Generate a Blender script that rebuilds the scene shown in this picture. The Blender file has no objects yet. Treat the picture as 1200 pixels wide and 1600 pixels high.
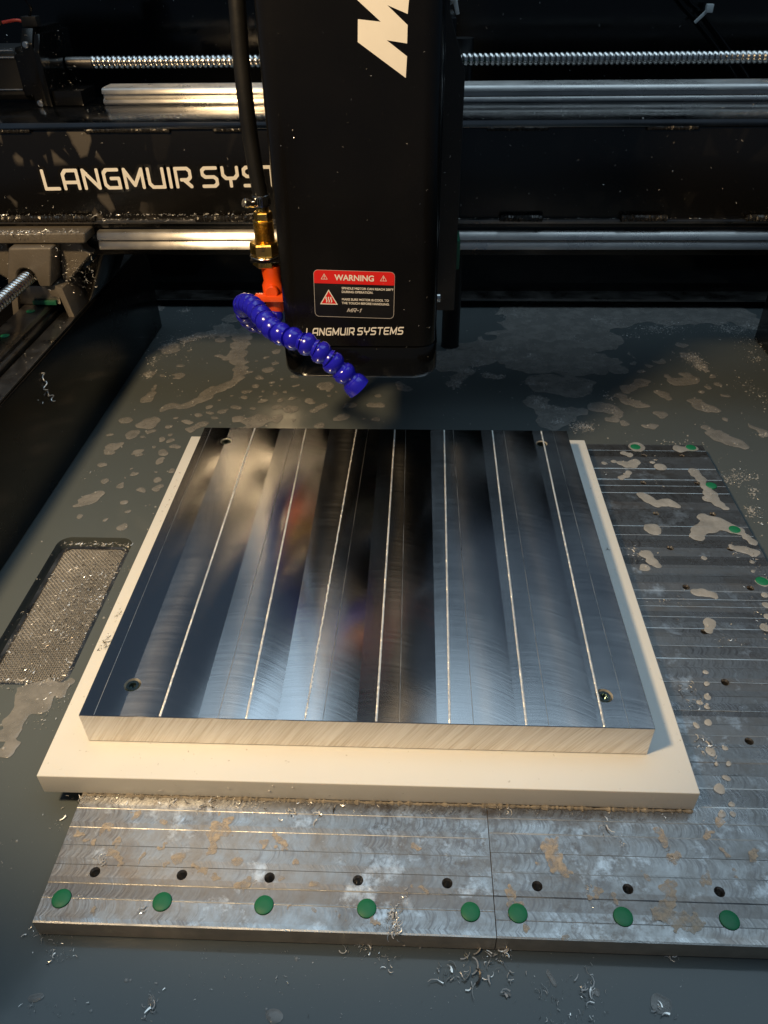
import bpy, bmesh, math, random
import numpy as np
from mathutils import Vector, Matrix
random.seed(7)
S = bpy.context.scene
C = S.collection
PI = math.pi

# ------------------------------------------------------------------ camera, world, lamps, exposure
cd = bpy.data.cameras.new('camera')
cam = bpy.data.objects.new('camera', cd); C.objects.link(cam)
yaw, pitch, roll = -.0461, .6495, .0146
rt = Vector((math.cos(yaw), -math.sin(yaw), 0)); fh = Vector((math.sin(yaw), math.cos(yaw), 0)); zz = Vector((0, 0, 1))
fw = fh*math.cos(pitch) - zz*math.sin(pitch); up = fh*math.sin(pitch) + zz*math.cos(pitch)
r2 = rt*math.cos(roll) - up*math.sin(roll); u2 = rt*math.sin(roll) + up*math.cos(roll)
cam.matrix_world = Matrix(((r2.x, u2.x, -fw.x, .0239), (r2.y, u2.y, -fw.y, -.2461), (r2.z, u2.z, -fw.z, .3738), (0, 0, 0, 1)))
cd.sensor_fit = 'VERTICAL'; cd.sensor_height = 36; cd.sensor_width = 36; cd.lens = 36*1182.46/1600
cd.clip_start = .01; cd.clip_end = 50
S.camera = cam
W = bpy.data.worlds.new('World'); S.world = W; W.use_nodes = True
W.node_tree.nodes['Background'].inputs[0].default_value = (.58, .84, 1.18, 1)
W.node_tree.nodes['Background'].inputs[1].default_value = .07

def lamp(name, kind, loc, energy, color, target=None, **k):
    d = bpy.data.lights.new(name, kind); d.energy = energy; d.color = color
    for a, b in k.items(): setattr(d, a, b)
    o = bpy.data.objects.new(name, d); C.objects.link(o); o.location = loc
    if target is not None: o.rotation_euler = (Vector(target) - Vector(loc)).to_track_quat('-Z', 'Y').to_euler()
    return o
lamp('work_lamp', 'SPOT', (-.34, -.20, .75), 28, (1, .71, .385), (0, .36, 0), shadow_soft_size=.045, spot_size=math.radians(56), spot_blend=.30)
lamp('ceiling_light', 'AREA', (.25, .45, 1.9), 15, (.64, .85, 1.0), (.05, .15, 0), shape='RECTANGLE', size=2.4, size_y=1.5)
S.view_settings.view_transform = 'Standard'; S.view_settings.look = 'None'
S.view_settings.exposure = .26; S.view_settings.gamma = 1
S.render.engine = 'CYCLES'
S.cycles.max_bounces = 8; S.cycles.transparent_max_bounces = 12
S.cycles.sample_clamp_indirect = 40

# ------------------------------------------------------------------ material helpers
class G:
    def __init__(s, name):
        s.m = bpy.data.materials.new(name); s.m.use_nodes = True
        s.t = s.m.node_tree; s.t.nodes.clear()
        s.out = s.t.nodes.new('ShaderNodeOutputMaterial')
    def n(s, typ, ins=None, **props):
        nd = s.t.nodes.new('ShaderNode' + typ)
        for k, v in props.items(): setattr(nd, k, v)
        for k, v in (ins or {}).items(): s.set(nd, k, v)
        return nd
    def set(s, nd, k, v):
        i = nd.inputs[k]
        if isinstance(v, bpy.types.NodeSocket): s.t.links.new(v, i)
        elif isinstance(v, bpy.types.Node): s.t.links.new(v.outputs[0], i)
        else:
            if hasattr(i.default_value, '__len__') and len(i.default_value) == 4 and len(v) == 3: v = (*v, 1)
            i.default_value = v
    def math(s, op, a, b=0., c=None):
        nd = s.n('Math', {0: a, 1: b}, operation=op)
        if c is not None: s.set(nd, 2, c)
        return nd.outputs[0]
    def obj(s): return s.n('TexCoord').outputs['Object']
    def map(s, vec, scale=(1, 1, 1), rot=(0, 0, 0), loc=(0, 0, 0)):
        return s.n('Mapping', {'Vector': vec, 'Scale': scale, 'Rotation': rot, 'Location': loc}).outputs[0]
    def noise(s, vec, scale, detail=4, rough=.55, dist=0):
        return s.n('TexNoise', {'Vector': vec, 'Scale': scale, 'Detail': detail, 'Roughness': rough, 'Distortion': dist}).outputs['Fac']
    def ramp(s, fac, *stops):
        nd = s.n('ValToRGB', {'Fac': fac}); el = nd.color_ramp.elements
        while len(el) < len(stops): el.new(.5)
        for e, (p, c) in zip(el, stops):
            e.position = p; e.color = (*c, 1) if hasattr(c, '__len__') else (c, c, c, 1)
        return nd.outputs[0]
    def mix(s, fac, a, b):
        nd = s.n('Mix', data_type='RGBA')
        for i, v in ((0, fac), (6, a), (7, b)): s.set(nd, i, v)
        return nd.outputs[2]
    def rng(s, v, a, b, c, d):
        return s.n('MapRange', {0: v, 1: a, 2: b, 3: c, 4: d}).outputs[0]
    def bump(s, h, strength=.3, dist=.001, normal=None):
        nd = s.n('Bump', {'Height': h, 'Strength': strength, 'Distance': dist})
        if normal is not None: s.set(nd, 'Normal', normal)
        return nd.outputs[0]
    def bsdf(s, **k):
        nd = s.n('BsdfPrincipled', {a.replace('_', ' '): v for a, v in k.items()})
        s.t.links.new(nd.outputs[0], s.out.inputs[0]); return nd

def simple(name, col, rough=.5, metal=0., var=.25, scale=60, rvar=.12, bump=.15, bscale=250, coat=0., dist=.0004, **k):
    g = G(name); o = g.obj()
    f = g.noise(o, scale)
    base = g.mix(f, tuple(c*(1-var) for c in col), tuple(min(1, c*(1+var)) for c in col))
    r = g.rng(g.noise(o, scale*.6, 5), .3, .7, max(.02, rough-rvar), min(1, rough+rvar))
    d = dict(Base_Color=base, Roughness=r, Metallic=metal, Coat_Weight=coat, Coat_Roughness=.08)
    if bump: d['Normal'] = g.bump(g.noise(o, bscale, 3), bump, dist)
    g.bsdf(**d, **k); return g.m

M = {}
M['black_paint'] = simple('black_paint', (.0042, .0038, .0034), .22, var=.4, scale=25, rvar=.10, bump=.06, bscale=500, Specular_IOR_Level=.35)
M['black_gloss'] = simple('black_gloss', (.0035, .0035, .0035), .12, var=.3, scale=30, rvar=.06, bump=.03, bscale=300, Specular_IOR_Level=.35)
M['black_textured'] = simple('black_textured', (.012, .0115, .011), .5, var=.3, scale=40, bump=.5, bscale=1500, Specular_IOR_Level=.35)
M['black_rubber'] = simple('black_rubber', (.006, .006, .006), .42, var=.3, scale=40, bump=.2, bscale=600)
M['white_vinyl'] = simple('white_vinyl', (.74, .72, .68), .5, var=.06, scale=80, bump=.05)
M['red_print'] = simple('red_print', (.62, .012, .010), .4, var=.08, bump=.03)
M['grey_print'] = simple('grey_print', (.42, .40, .39), .5, var=.1, bump=.03)
M['label_black'] = simple('label_black', (.005, .0045, .0045), .38, var=.2, bump=.03)
M['steel'] = simple('steel', (.58, .57, .55), .24, 1., var=.12, scale=120, rvar=.1, bump=.1, bscale=800)
M['dark_steel'] = simple('dark_steel', (.22, .21, .20), .35, 1., var=.3, scale=80, bump=.15, bscale=600)
M['brass'] = simple('brass', (.74, .50, .13), .30, 1., var=.25, scale=120, rvar=.1, bump=.15, bscale=500)
M['orange_plastic'] = simple('orange_plastic', (.80, .085, .008), .35, var=.12, scale=60, bump=.08)
M['blue_plastic'] = simple('blue_plastic', (.012, .010, .42), .22, var=.15, scale=60, rvar=.08, bump=.05, coat=.3)
M['green_plastic'] = simple('green_plastic', (.003, .155, .060), .55, var=.15, scale=120, bump=.1, bscale=700)
M['dark_green'] = simple('dark_green', (.004, .085, .045), .4, var=.25, scale=120, bump=.1)
M['cast_iron'] = simple('cast_iron', (.125, .110, .092), .40, .2, var=.3, scale=40, rvar=.15, bump=.5, bscale=700)
M['hole_dark'] = simple('hole_dark', (.02, .021, .022), .3, .6, var=.3, bump=.2)
M['weld'] = simple('weld', (.03, .028, .026), .22, .5, var=.5, scale=300, bump=.5, bscale=900)
M['copper_wire'] = simple('copper_wire', (.5, .30, .1), .3, .9, var=.3)
M['red_wire'] = simple('red_wire', (.5, .02, .01), .35)
M['zip_tie'] = simple('zip_tie', (.62, .66, .66), .4, var=.1)
M['clear_decal'] = simple('clear_decal', (.008, .0075, .007), .10, var=.2, bump=.02)

def m_rail():
    # ground along its length: reflections smear across it
    g = G('ground_rail'); o = g.obj()
    st = g.noise(g.map(o, (6, 900, 900)), 1, 3)
    base = g.mix(g.noise(o, 40, 5), (.36, .35, .34), (.54, .53, .51))
    g.bsdf(Base_Color=base, Metallic=1., Roughness=g.rng(g.noise(o, 30, 5), .35, .7, .25, .36), Anisotropic=.95,
           Tangent=g.n('CombineXYZ', {0: 0., 1: 0., 2: 1.}), Normal=g.bump(st, .05, .0004))
    return g.m
M['land'] = simple('wet_ground_land', (.26, .255, .25), .17, 1., var=.3, scale=40, rvar=.06, bump=.10, bscale=120)
M['rail'] = m_rail()

def m_alum_top():
    # face-milled passes running along y: the groove direction turns across each pass
    g = G('milled_aluminium'); o = g.obj()
    sx = g.n('SeparateXYZ', {0: o})
    wob = g.math('MULTIPLY', g.math('SUBTRACT', g.noise(g.map(o, (2, 6, 1)), 3, 2), .5), .002)
    x = g.math('ADD', sx.outputs[0], wob); y = sx.outputs[1]
    s = g.math('FRACT', g.math('DIVIDE', g.math('ADD', sx.outputs[0], .2113), .0416))
    th = g.math('SUBTRACT', g.math('MULTIPLY', g.math('POWER', s, 1.3), PI*.46), .2)
    th = g.math('ADD', th, g.math('MULTIPLY', g.math('SUBTRACT', g.noise(o, 14, 2), .5), .35))
    T = g.n('CombineXYZ', {0: g.math('SINE', th), 1: g.math('COSINE', th), 2: 0.})
    # arcs left by the cutter
    d = g.math('SUBTRACT', s, .25)
    arc = g.math('ADD', y, g.math('MULTIPLY', g.math('MULTIPLY', d, d), .02))
    av = g.n('CombineXYZ', {0: g.math('MULTIPLY', x, 12.), 1: g.math('MULTIPLY', arc, 420.), 2: 0.})
    h = g.noise(av, 1, 4, .6)
    av2 = g.n('CombineXYZ', {0: g.math('MULTIPLY', x, 30.), 1: g.math('MULTIPLY', arc, 1500.), 2: 3.})
    h2 = g.noise(av2, 1, 2, .6)
    hh = g.math('ADD', h, g.math('MULTIPLY', h2, .35))
    sm = g.noise(g.map(o, (7, 3, 1)), 4, 4)
    base = g.mix(sm, (.44, .45, .47), (.53, .53, .54))
    rough = g.math('ADD', g.rng(h, .3, .7, .148, .185), g.rng(sm, .3, .7, -.02, .03))
    g.bsdf(Base_Color=base, Metallic=1., Roughness=rough, Anisotropic=.88, Tangent=T, Normal=g.bump(hh, .095, .0003))
    return g.m
M['alum_top'] = m_alum_top()

def m_saw():
    g = G('sawn_aluminium'); o = g.obj()
    q = g.map(o, (1, 1, 1), rot=(0, math.radians(58), 0))
    st = g.noise(g.map(q, (26, 20, 900)), 1, 3, .6)
    big = g.noise(g.map(q, (12, 12, 260)), 1, 2)
    base = g.mix(g.rng(g.math('ADD', st, g.math('MULTIPLY', big, .6)), .60, .92, 0, 1), (.66, .61, .55), (.92, .90, .87))
    g.bsdf(Base_Color=base, Metallic=.6, Roughness=g.rng(st, .3, .7, .42, .6), Normal=g.bump(g.math('ADD', st, big), .35, .0008))
    return g.m
M['alum_side'] = m_saw()

def m_fixture():
    g = G('milled_fixture_plate'); o = g.obj(); sx = g.n('SeparateXYZ', {0: o})
    idn = g.n('TexWhiteNoise', {'W': g.math('FLOOR', g.math('DIVIDE', sx.outputs[1], .0095))}, noise_dimensions='1D').outputs[0]
    sw = g.noise(o, 70, 7, .7, .25)
    # swirl arcs
    fx = g.math('DIVIDE', sx.outputs[1], .0095)
    d = g.math('SUBTRACT', g.math('FRACT', fx), .5)
    arc = g.math('ADD', sx.outputs[0], g.math('MULTIPLY', g.math('MULTIPLY', d, d), .009))
    h = g.noise(g.n('CombineXYZ', {0: g.math('MULTIPLY', arc, 700.), 1: g.math('MULTIPLY', fx, .8), 2: 0.}), 1, 3, .6)
    col = g.mix(g.rng(sw, .35, .68, 0, 1), (.25, .24, .23), (.47, .485, .50))
    col = g.mix(g.math('MULTIPLY', idn, .75), col, (.17, .155, .145))
    sm2 = g.rng(g.noise(o, 260, 5, .7), .48, .64, 0, 1)
    patch = g.rng(g.noise(o, 24, 3, .5), .45, .62, 0, 1)
    col = g.mix(g.math('MULTIPLY', g.math('MULTIPLY', sm2, patch), .85), col, (.15, .125, .11))
    arcs = g.math('MULTIPLY', g.rng(h, .48, .62, 0, .85), g.rng(g.noise(o, 30, 3, .5), .40, .60, 0, 1))
    col = g.mix(arcs, col, (.17, .16, .16))
    col = g.mix(g.math('MULTIPLY', g.rng(g.noise(o, 48, 6, .7), .56, .66, 0, .6), 1.), col, (.66, .69, .72))
    tar = g.rng(g.noise(g.map(o, (1, 2, 1)), 22, 5, .6, .6), .55, .68, 0, .55)
    col = g.mix(tar, col, (.19, .155, .13))
    rough = g.math('ADD', g.rng(sw, .3, .7, .34, .20), g.math('MULTIPLY', idn, .16))
    g.bsdf(Base_Color=col, Metallic=.92, Roughness=rough, Anisotropic=.45,
           Tangent=g.n('CombineXYZ', {0: g.math('SUBTRACT', g.math('MULTIPLY', idn, .8), .4), 1: 1., 2: 0.}),
           Normal=g.bump(g.math('ADD', h, g.math('MULTIPLY', sw, .6)), .22, .0005))
    return g.m
M['fixture'] = m_fixture()
M['fixture_side'] = simple('wet_plate_edge', (.44, .37, .285), .4, .15, var=.4, scale=90, bump=.4, bscale=500)

M['burr'] = simple('cut_ridge', (.86, .84, .80), .52, .9, var=.1, scale=300, bump=.3, bscale=1500)
M['plate_burr'] = simple('plate_burr', (.36, .355, .345), .46, 1., var=.5, scale=90, rvar=.2, bump=.3, bscale=1200)

def m_plastic():
    g = G('cream_plastic'); o = g.obj()
    base = g.mix(g.noise(o, 14, 4), (.61, .605, .575), (.67, .665, .635))
    sp = g.rng(g.noise(o, 260, 2), .70, .76, 0, .55)
    base = g.mix(sp, base, (.30, .27, .23))
    g.bsdf(Base_Color=base, Roughness=g.rng(g.noise(o, 60, 4), .3, .7, .28, .46), Subsurface_Weight=.25,
           Subsurface_Radius=(1., .8, .6), Subsurface_Scale=.003, Normal=g.bump(g.noise(o, 300, 3), .06, .0004))
    return g.m
M['plastic'] = m_plastic()

def m_floor():
    g = G('coolant_film'); o = g.obj()
    f = g.noise(o, 5, 4); f2 = g.noise(o, 26, 4)
    col = g.mix(f, (.080, .096, .101), (.102, .117, .120))
    col = g.mix(g.math('MULTIPLY', f2, .35), col, (.074, .088, .093))
    fine = g.rng(g.noise(o, 900, 2), .70, .78, 0, .35)
    col = g.mix(fine, col, (.30, .29, .27))
    g.bsdf(Base_Color=col, Roughness=g.rng(f2, .3, .7, .05, .14), IOR=1.36, Normal=g.bump(g.noise(o, 30, 2), .05, .002))
    return g.m
M['floor'] = m_floor()

def film(name, c1, c2, opa, opb, rough=.35, bscale=700, oscale=45):
    g = G(name); o = g.obj()
    n = g.noise(o, 90, 5, .6)
    p = g.n('BsdfPrincipled', {'Base Color': g.mix(n, c1, c2), 'Roughness': rough, 'Normal': g.bump(g.noise(o, bscale, 3), .3, .0006)})
    t = g.n('BsdfTransparent')
    ms = g.n('MixShader', {0: g.rng(g.noise(o, oscale, 5, .65), .33, .67, opa, opb), 1: t.outputs[0], 2: p.outputs[0]})
    g.t.links.new(ms.outputs[0], g.out.inputs[0]); return g.m
M['foam'] = film('foam_film', (.22, .215, .205), (.36, .35, .335), .46, .78, .16)
M['puddle'] = film('plate_puddle', (.36, .355, .335), (.48, .47, .45), .5, .82, .18)
M['stain'] = film('dried_stain', (.40, .315, .225), (.50, .42, .32), .05, .95, .6, oscale=230)
M['bubble'] = film('bubble_skin', (.5, .5, .49), (.8, .79, .77), .22, .50, .05)
M['chip'] = simple('bright_chip', (.84, .82, .79), .24, .45, var=.2, bump=0)
M['chip_dark'] = simple('dark_chip', (.12, .11, .10), .35, .9, var=.4, bump=0)
M['dirt'] = simple('dirt_mark', (.09, .08, .07), .6, var=.4, bump=0)

def m_beam():
    g = G('wet_beam_paint'); o = g.obj(); sx = g.n('SeparateXYZ', {0: o})
    v = g.n('TexVoronoi', {'Vector': g.map(o, (1, 1, .62)), 'Scale': 56., 'Randomness': .9}, feature='F1')
    edge = g.n('TexVoronoi', {'Vector': g.map(o, (1, 1, .62)), 'Scale': 56., 'Randomness': .9}, feature='DISTANCE_TO_EDGE').outputs[0]
    cell = g.math('GREATER_THAN', g.n('SeparateXYZ', {0: v.outputs['Color']}).outputs[0], .38)
    patch = g.math('MULTIPLY', g.rng(g.math('ADD', edge, g.math('MULTIPLY', g.math('SUBTRACT', g.noise(o, 120, 3), .5), .12)), .11, .19, 0, 1), cell)
    # drip film collects above and below the lettering on the left span
    z = sx.outputs[2]
    band = g.math('MAXIMUM', g.rng(z, .0300, .0265, 0, 1), g.rng(z, .0500, .0545, 0, .9))
    left = g.rng(sx.outputs[0], .27, .22, .06, 1)
    m = g.math('MULTIPLY', g.math('MULTIPLY', patch, band), left)
    col = g.mix(m, (.0042, .0038, .0034), (.060, .053, .045))
    g.bsdf(Base_Color=col, Roughness=g.rng(m, 0, 1, .22, .5), Normal=g.bump(g.noise(o, 300, 3), .08, .0005))
    return g.m
M['beam'] = m_beam()

# ------------------------------------------------------------------ mesh helpers
class MB:
    def __init__(s): s.v = []; s.f = []
    def add(s, vs, fs):
        b = len(s.v); s.v += [tuple(p) for p in vs]; s.f += [tuple(i+b for i in f) for f in fs]; return s
    def box(s, x0, x1, y0, y1, z0, z1):
        return s.add([(x, y, z) for z in (z0, z1) for y in (y0, y1) for x in (x0, x1)],
                     [(0, 2, 3, 1), (4, 5, 7, 6), (0, 1, 5, 4), (2, 6, 7, 3), (0, 4, 6, 2), (1, 3, 7, 5)])
    def prism(s, poly, fn, d0, d1):
        """polygon (a, b) swept from d0 to d1; fn(a, b, d) -> xyz"""
        n = len(poly)
        return s.add([fn(a, b, d0) for a, b in poly] + [fn(a, b, d1) for a, b in poly],
                     [tuple(range(n))[::-1], tuple(range(n, 2*n))] + [(i, (i+1) % n, (i+1) % n+n, i+n) for i in range(n)])
    def lathe(s, prof, base, axis, seg=20, cap=True, phase=0.):
        """prof: (r, t) along the axis from base"""
        ax = Vector(axis).normalized(); a = ax.orthogonal().normalized(); b = ax.cross(a); base = Vector(base)
        vs = []; n = len(prof)
        for r, t in prof:
            for k in range(seg):
                w = 2*PI*k/seg + phase; vs.append(base + ax*t + (a*math.cos(w) + b*math.sin(w))*r)
        fs = [(i*seg+k, i*seg+(k+1) % seg, (i+1)*seg+(k+1) % seg, (i+1)*seg+k) for i in range(n-1) for k in range(seg)]
        if cap: fs += [tuple(range(seg))[::-1], tuple((n-1)*seg+k for k in range(seg))]
        return s.add(vs, fs)
    def tube(s, pts, rad, seg=10, cap=True):
        pts = [Vector(p) for p in pts]; n = len(pts); vs = []; prev = None
        for i, p in enumerate(pts):
            t = (pts[min(i+1, n-1)] - pts[max(i-1, 0)]).normalized()
            a = t.orthogonal().normalized() if prev is None else (prev - t*prev.dot(t)).normalized()
            prev = a; b = t.cross(a); r = rad[i] if hasattr(rad, '__len__') else rad
            for k in range(seg):
                w = 2*PI*k/seg; vs.append(p + (a*math.cos(w) + b*math.sin(w))*r)
        fs = [(i*seg+k, i*seg+(k+1) % seg, (i+1)*seg+(k+1) % seg, (i+1)*seg+k) for i in range(n-1) for k in range(seg)]
        if cap: fs += [tuple(range(seg))[::-1], tuple((n-1)*seg+k for k in range(seg))]
        return s.add(vs, fs)
    def mesh(s, name): 
        m = bpy.data.meshes.new(name); m.from_pydata(s.v, [], s.f); m.update(); return m

def catmull(P, n=8):
    P = [Vector(p) for p in P]; out = []
    for i in range(len(P)-1):
        p0, p1, p2, p3 = P[max(i-1, 0)], P[i], P[i+1], P[min(i+2, len(P)-1)]
        for k in range(n):
            t = k/n
            out.append(.5*((2*p1) + (p2-p0)*t + (2*p0-5*p1+4*p2-p3)*t*t + (3*p1-p0-3*p2+p3)*t**3))
    out.append(P[-1]); return out

def shade(me, angle=35):
    me.polygons.foreach_set('use_smooth', [True]*len(me.polygons))
    try: me.set_sharp_from_angle(angle=math.radians(angle))
    except Exception: pass

def bevel(me, w, seg=2, angle=30):
    bm = bmesh.new(); bm.from_mesh(me)
    bmesh.ops.recalc_face_normals(bm, faces=bm.faces)
    es = [e for e in bm.edges if len(e.link_faces) == 2 and e.calc_face_angle(0) > math.radians(angle)]
    bmesh.ops.bevel(bm, geom=es, offset=w, segments=seg, profile=.6, affect='EDGES', clamp_overlap=True)
    bm.to_mesh(me); bm.free(); me.update(); return me

def obj(name, mb, mat, parent=None, bev=0, smooth=True, seg=2, mats=None, kind=None):
    me = mb.mesh(name) if isinstance(mb, MB) else mb
    if bev: bevel(me, bev, seg)
    bm = bmesh.new(); bm.from_mesh(me); bmesh.ops.recalc_face_normals(bm, faces=bm.faces); bm.to_mesh(me); bm.free()
    if not me.materials: me.materials.append(M[mat])
    if smooth: shade(me)
    o = bpy.data.objects.new(name, me); C.objects.link(o)
    if parent is not None:
        o.parent = parent
        p = parent; off = Vector((0, 0, 0))
        while p is not None: off += p.location; p = p.parent
        o.location = -off
    if kind: o['kind'] = kind
    return o

def rebase(o, base):
    """move the origin of a mesh object to its base without moving the mesh"""
    b = Vector(base); o.data.transform(Matrix.Translation(-b)); o.location = b; return o

def thing(name, label, cat, loc, group=None):
    o = bpy.data.objects.new(name, None); C.objects.link(o); o.location = loc; o.empty_display_size = .02
    o['label'] = label; o['category'] = cat
    if group: o['group'] = group
    return o
def tag(o, label, cat, group=None):
    o['label'] = label; o['category'] = cat
    if group: o['group'] = group
    return o
def structure(name, mb, mat, base=(0, 0, 0), **k):
    o = obj(name, mb, mat, **k); o['kind'] = 'structure'; return rebase(o, base)

def cut(o, cutter_mb):
    """real holes: exact boolean, result stored as the object's own mesh"""
    cm = cutter_mb.mesh('cutter'); bm = bmesh.new(); bm.from_mesh(cm); bmesh.ops.recalc_face_normals(bm, faces=bm.faces); bm.to_mesh(cm); bm.free()
    co = bpy.data.objects.new('cutter', cm); C.objects.link(co); co.matrix_world = Matrix.Identity(4)
    par, loc = o.parent, o.location.copy()
    o.parent = None; o.location = (0, 0, 0)
    md = o.modifiers.new('b', 'BOOLEAN'); md.operation = 'DIFFERENCE'; md.solver = 'EXACT'; md.object = co
    dg = bpy.context.evaluated_depsgraph_get(); dg.update()
    me = bpy.data.meshes.new_from_object(o.evaluated_get(dg))
    o.modifiers.clear(); old = o.data; o.data = me; me.name = old.name
    bpy.data.objects.remove(co); o.parent = par; o.location = loc
    shade(me); return o

# smooth value noise and outline sheets
def vnoise(x, y, seed=0):
    xi = np.floor(x).astype(np.int64); yi = np.floor(y).astype(np.int64); fx = x-xi; fy = y-yi
    def h(a, b):
        n = (a*374761393 + b*668265263 + seed*982451653) & 0x7fffffff
        n = ((n ^ (n >> 13))*1274126177) & 0x7fffffff
        return ((n ^ (n >> 16)) & 0xffff)/65535.
    sx = fx*fx*(3-2*fx); sy = fy*fy*(3-2*fy)
    return (h(xi, yi)*(1-sx)+h(xi+1, yi)*sx)*(1-sy) + (h(xi, yi+1)*(1-sx)+h(xi+1, yi+1)*sx)*sy

def sheet(F, X, Y, place):
    """mesh of the region F > 0 of a grid, outline interpolated; place(x, y, f) -> xyz"""
    ny, nx = F.shape; vs = []; fs = []; idx = {}
    ins = F > 0
    def vid(j, i):
        k = (j, i)
        if k not in idx: idx[k] = len(vs); vs.append(place(X[j, i], Y[j, i], F[j, i]))
        return idx[k]
    eid = {}
    def edge(a, b):
        k = (a, b) if a < b else (b, a)
        if k not in eid:
            fa, fb = F[k[0]], F[k[1]]; t = fa/(fa-fb)
            x = X[k[0]]+(X[k[1]]-X[k[0]])*t; y = Y[k[0]]+(Y[k[1]]-Y[k[0]])*t
            eid[k] = len(vs); vs.append(place(x, y, 0.))
        return eid[k]
    cnt = ins[:-1, :-1].astype(int)+ins[1:, :-1]+ins[:-1, 1:]+ins[1:, 1:]
    for j, i in zip(*np.nonzero(cnt)):
        q = [(j, i), (j, i+1), (j+1, i+1), (j+1, i)]
        if cnt[j, i] == 4: fs.append(tuple(vid(*p) for p in q)); continue
        poly = []
        for a in range(4):
            p, r = q[a], q[(a+1) % 4]
            if ins[p]: poly.append(vid(*p))
            if ins[p] != ins[r]: poly.append(edge(p, r))
        if len(poly) >= 3: fs.append(tuple(poly))
    mb = MB(); mb.v = [tuple(float(c) for c in v) for v in vs]; mb.f = fs
    return mb

def blobs(pos, neg, res, warp, wf, z0, dome, seed, k=.0016):
    a = np.array(pos)
    x0, x1 = (a[:, 0]-a[:, 2]).min()-.004, (a[:, 0]+a[:, 2]).max()+.004
    y0, y1 = (a[:, 1]-a[:, 2]).min()-.004, (a[:, 1]+a[:, 2]).max()+.004
    X, Y = np.meshgrid(np.arange(x0, x1, res), np.arange(y0, y1, res))
    nx_ = vnoise(X*wf, Y*wf, seed)-.5 + .5*(vnoise(X*wf*2.3, Y*wf*2.3, seed+1)-.5)
    ny_ = vnoise(X*wf, Y*wf, seed+2)-.5 + .5*(vnoise(X*wf*2.3, Y*wf*2.3, seed+3)-.5)
    A = X+warp*nx_; B = Y+warp*ny_
    def smax(L):
        s = np.full(X.shape, 1e-9)
        for px, py, r in L:
            kk = min(k, r*.22); i0, i1 = np.searchsorted(X[0], [px-r-.02, px+r+.02]); j0, j1 = np.searchsorted(Y[:, 0], [py-r-.02, py+r+.02])
            if i1 <= i0 or j1 <= j0: continue
            w = (slice(j0, j1), slice(i0, i1))
            s[w] = np.maximum(s[w], 0)+np.exp(np.clip((r-np.hypot(A[w]-px, B[w]-py))/kk, -30, 30))
        return np.log(s+1e-9)*k
    F = smax(pos)
    if neg: F = np.minimum(F, -smax(neg))
    mb = sheet(F, X, Y, lambda x, y, f: (x, y, z0 + dome*min(1., max(0., f)/.0025)**.5))
    return mb

# ------------------------------------------------------------------ the setting: tray floor and black walls
ZF, ZP, ZA = .0126, .0277, .0496
DX0, DX1, DY0, DY1 = -.2525, -.193, .060, .2075     # drain opening
def rrect(x0, x1, y0, y1, r, n=6):
    out = []
    for cx, cy, a in ((x1-r, y0+r, -90), (x1-r, y1-r, 0), (x0+r, y1-r, 90), (x0+r, y0+r, 180)):
        for k in range(n+1):
            w = math.radians(a+90*k/n); out.append((cx+r*math.cos(w), cy+r*math.sin(w)))
    return out
fl = MB().box(-.62, .80, -.75, .699, -.03, 0)
floor = structure('tray_floor', fl, 'floor', smooth=False)
cut(floor, MB().prism(rrect(DX0, DX1, DY0, DY1, .010), lambda a, b, d: (a, b, d), -.011, .01))
structure('wall_left', MB().box(-.62, -.282, -.75, .612, .0005, .100), 'black_paint', (-.4, 0, 0), bev=.0012)
structure('wall_right', MB().box(.415, .80, -.75, .584, .0005, .100), 'black_paint', (.6, 0, 0), bev=.0012)
wb = structure('wall_back', MB().box(-.8, .95, .70, .73, -.03, .46), 'black_gloss', (0, .7, 0))
obj('ledge', MB().box(-.62, .80, .672, .6995, .0095, .0125), 'dark_steel', wb, bev=.0006)

# drain screen: rim and woven wires
dr = thing('drain_screen', 'rectangular woven wire drain screen with chips, sunk in the grey tray floor', 'drain screen', (-.2225, .134, -.011))
sz = -.0042
o_, i_ = rrect(DX0+.0042, DX1-.0012, DY0+.0012, DY1-.0075, .008), rrect(DX0+.0072, DX1-.0042, DY0+.0042, DY1-.0105, .006)
n = len(o_); rim = MB()
rim.add([(a, b, -.010) for a, b in o_]+[(a, b, sz+.0012) for a, b in o_]+[(a, b, sz+.0012) for a, b in i_]+[(a, b, -.010) for a, b in i_],
        [(r*n+k, r*n+(k+1) % n, ((r+1) % 4)*n+(k+1) % n, ((r+1) % 4)*n+k) for r in range(4) for k in range(n)])
obj('rim', rim, 'dark_steel', dr)
wires = MB()
x0, x1, y0, y1 = DX0+.0065, DX1-.0035, DY0+.0035, DY1-.0098
pt = .00155
nx, ny = int((x1-x0)/pt), int((y1-y0)/pt)
def wire(p, q, m, ph):
    vs = []; fs = []
    r = .00036; d = (Vector(q)-Vector(p)); side = Vector((d.y, -d.x, 0)).normalized()
    for k in range(m+1):
        c = Vector(p)+d*k/m; c.z += .00042*(1 if (k+ph) % 2 else -1)
        vs += [c-side*r, c+Vector((0, 0, r*1.2)), c+side*r]
    for k in range(m):
        for e in (0, 1): fs.append((k*3+e, k*3+e+1, k*3+e+4, k*3+e+3))
    wires.add(vs, fs)
for i in range(nx+1): wire((x0+i*pt, y0, sz), (x0+i*pt, y0+ny*pt, sz), ny, i)
for j in range(ny+1): wire((x0, y0+j*pt, sz), (x0+nx*pt, y0+j*pt, sz), nx, j+1)
M['wire'] = simple('screen_wire', (.46, .445, .42), .38, .75, var=.3, scale=60, bump=0)
obj('wire_mesh', wires, 'wire', dr, kind='stuff')

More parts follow.
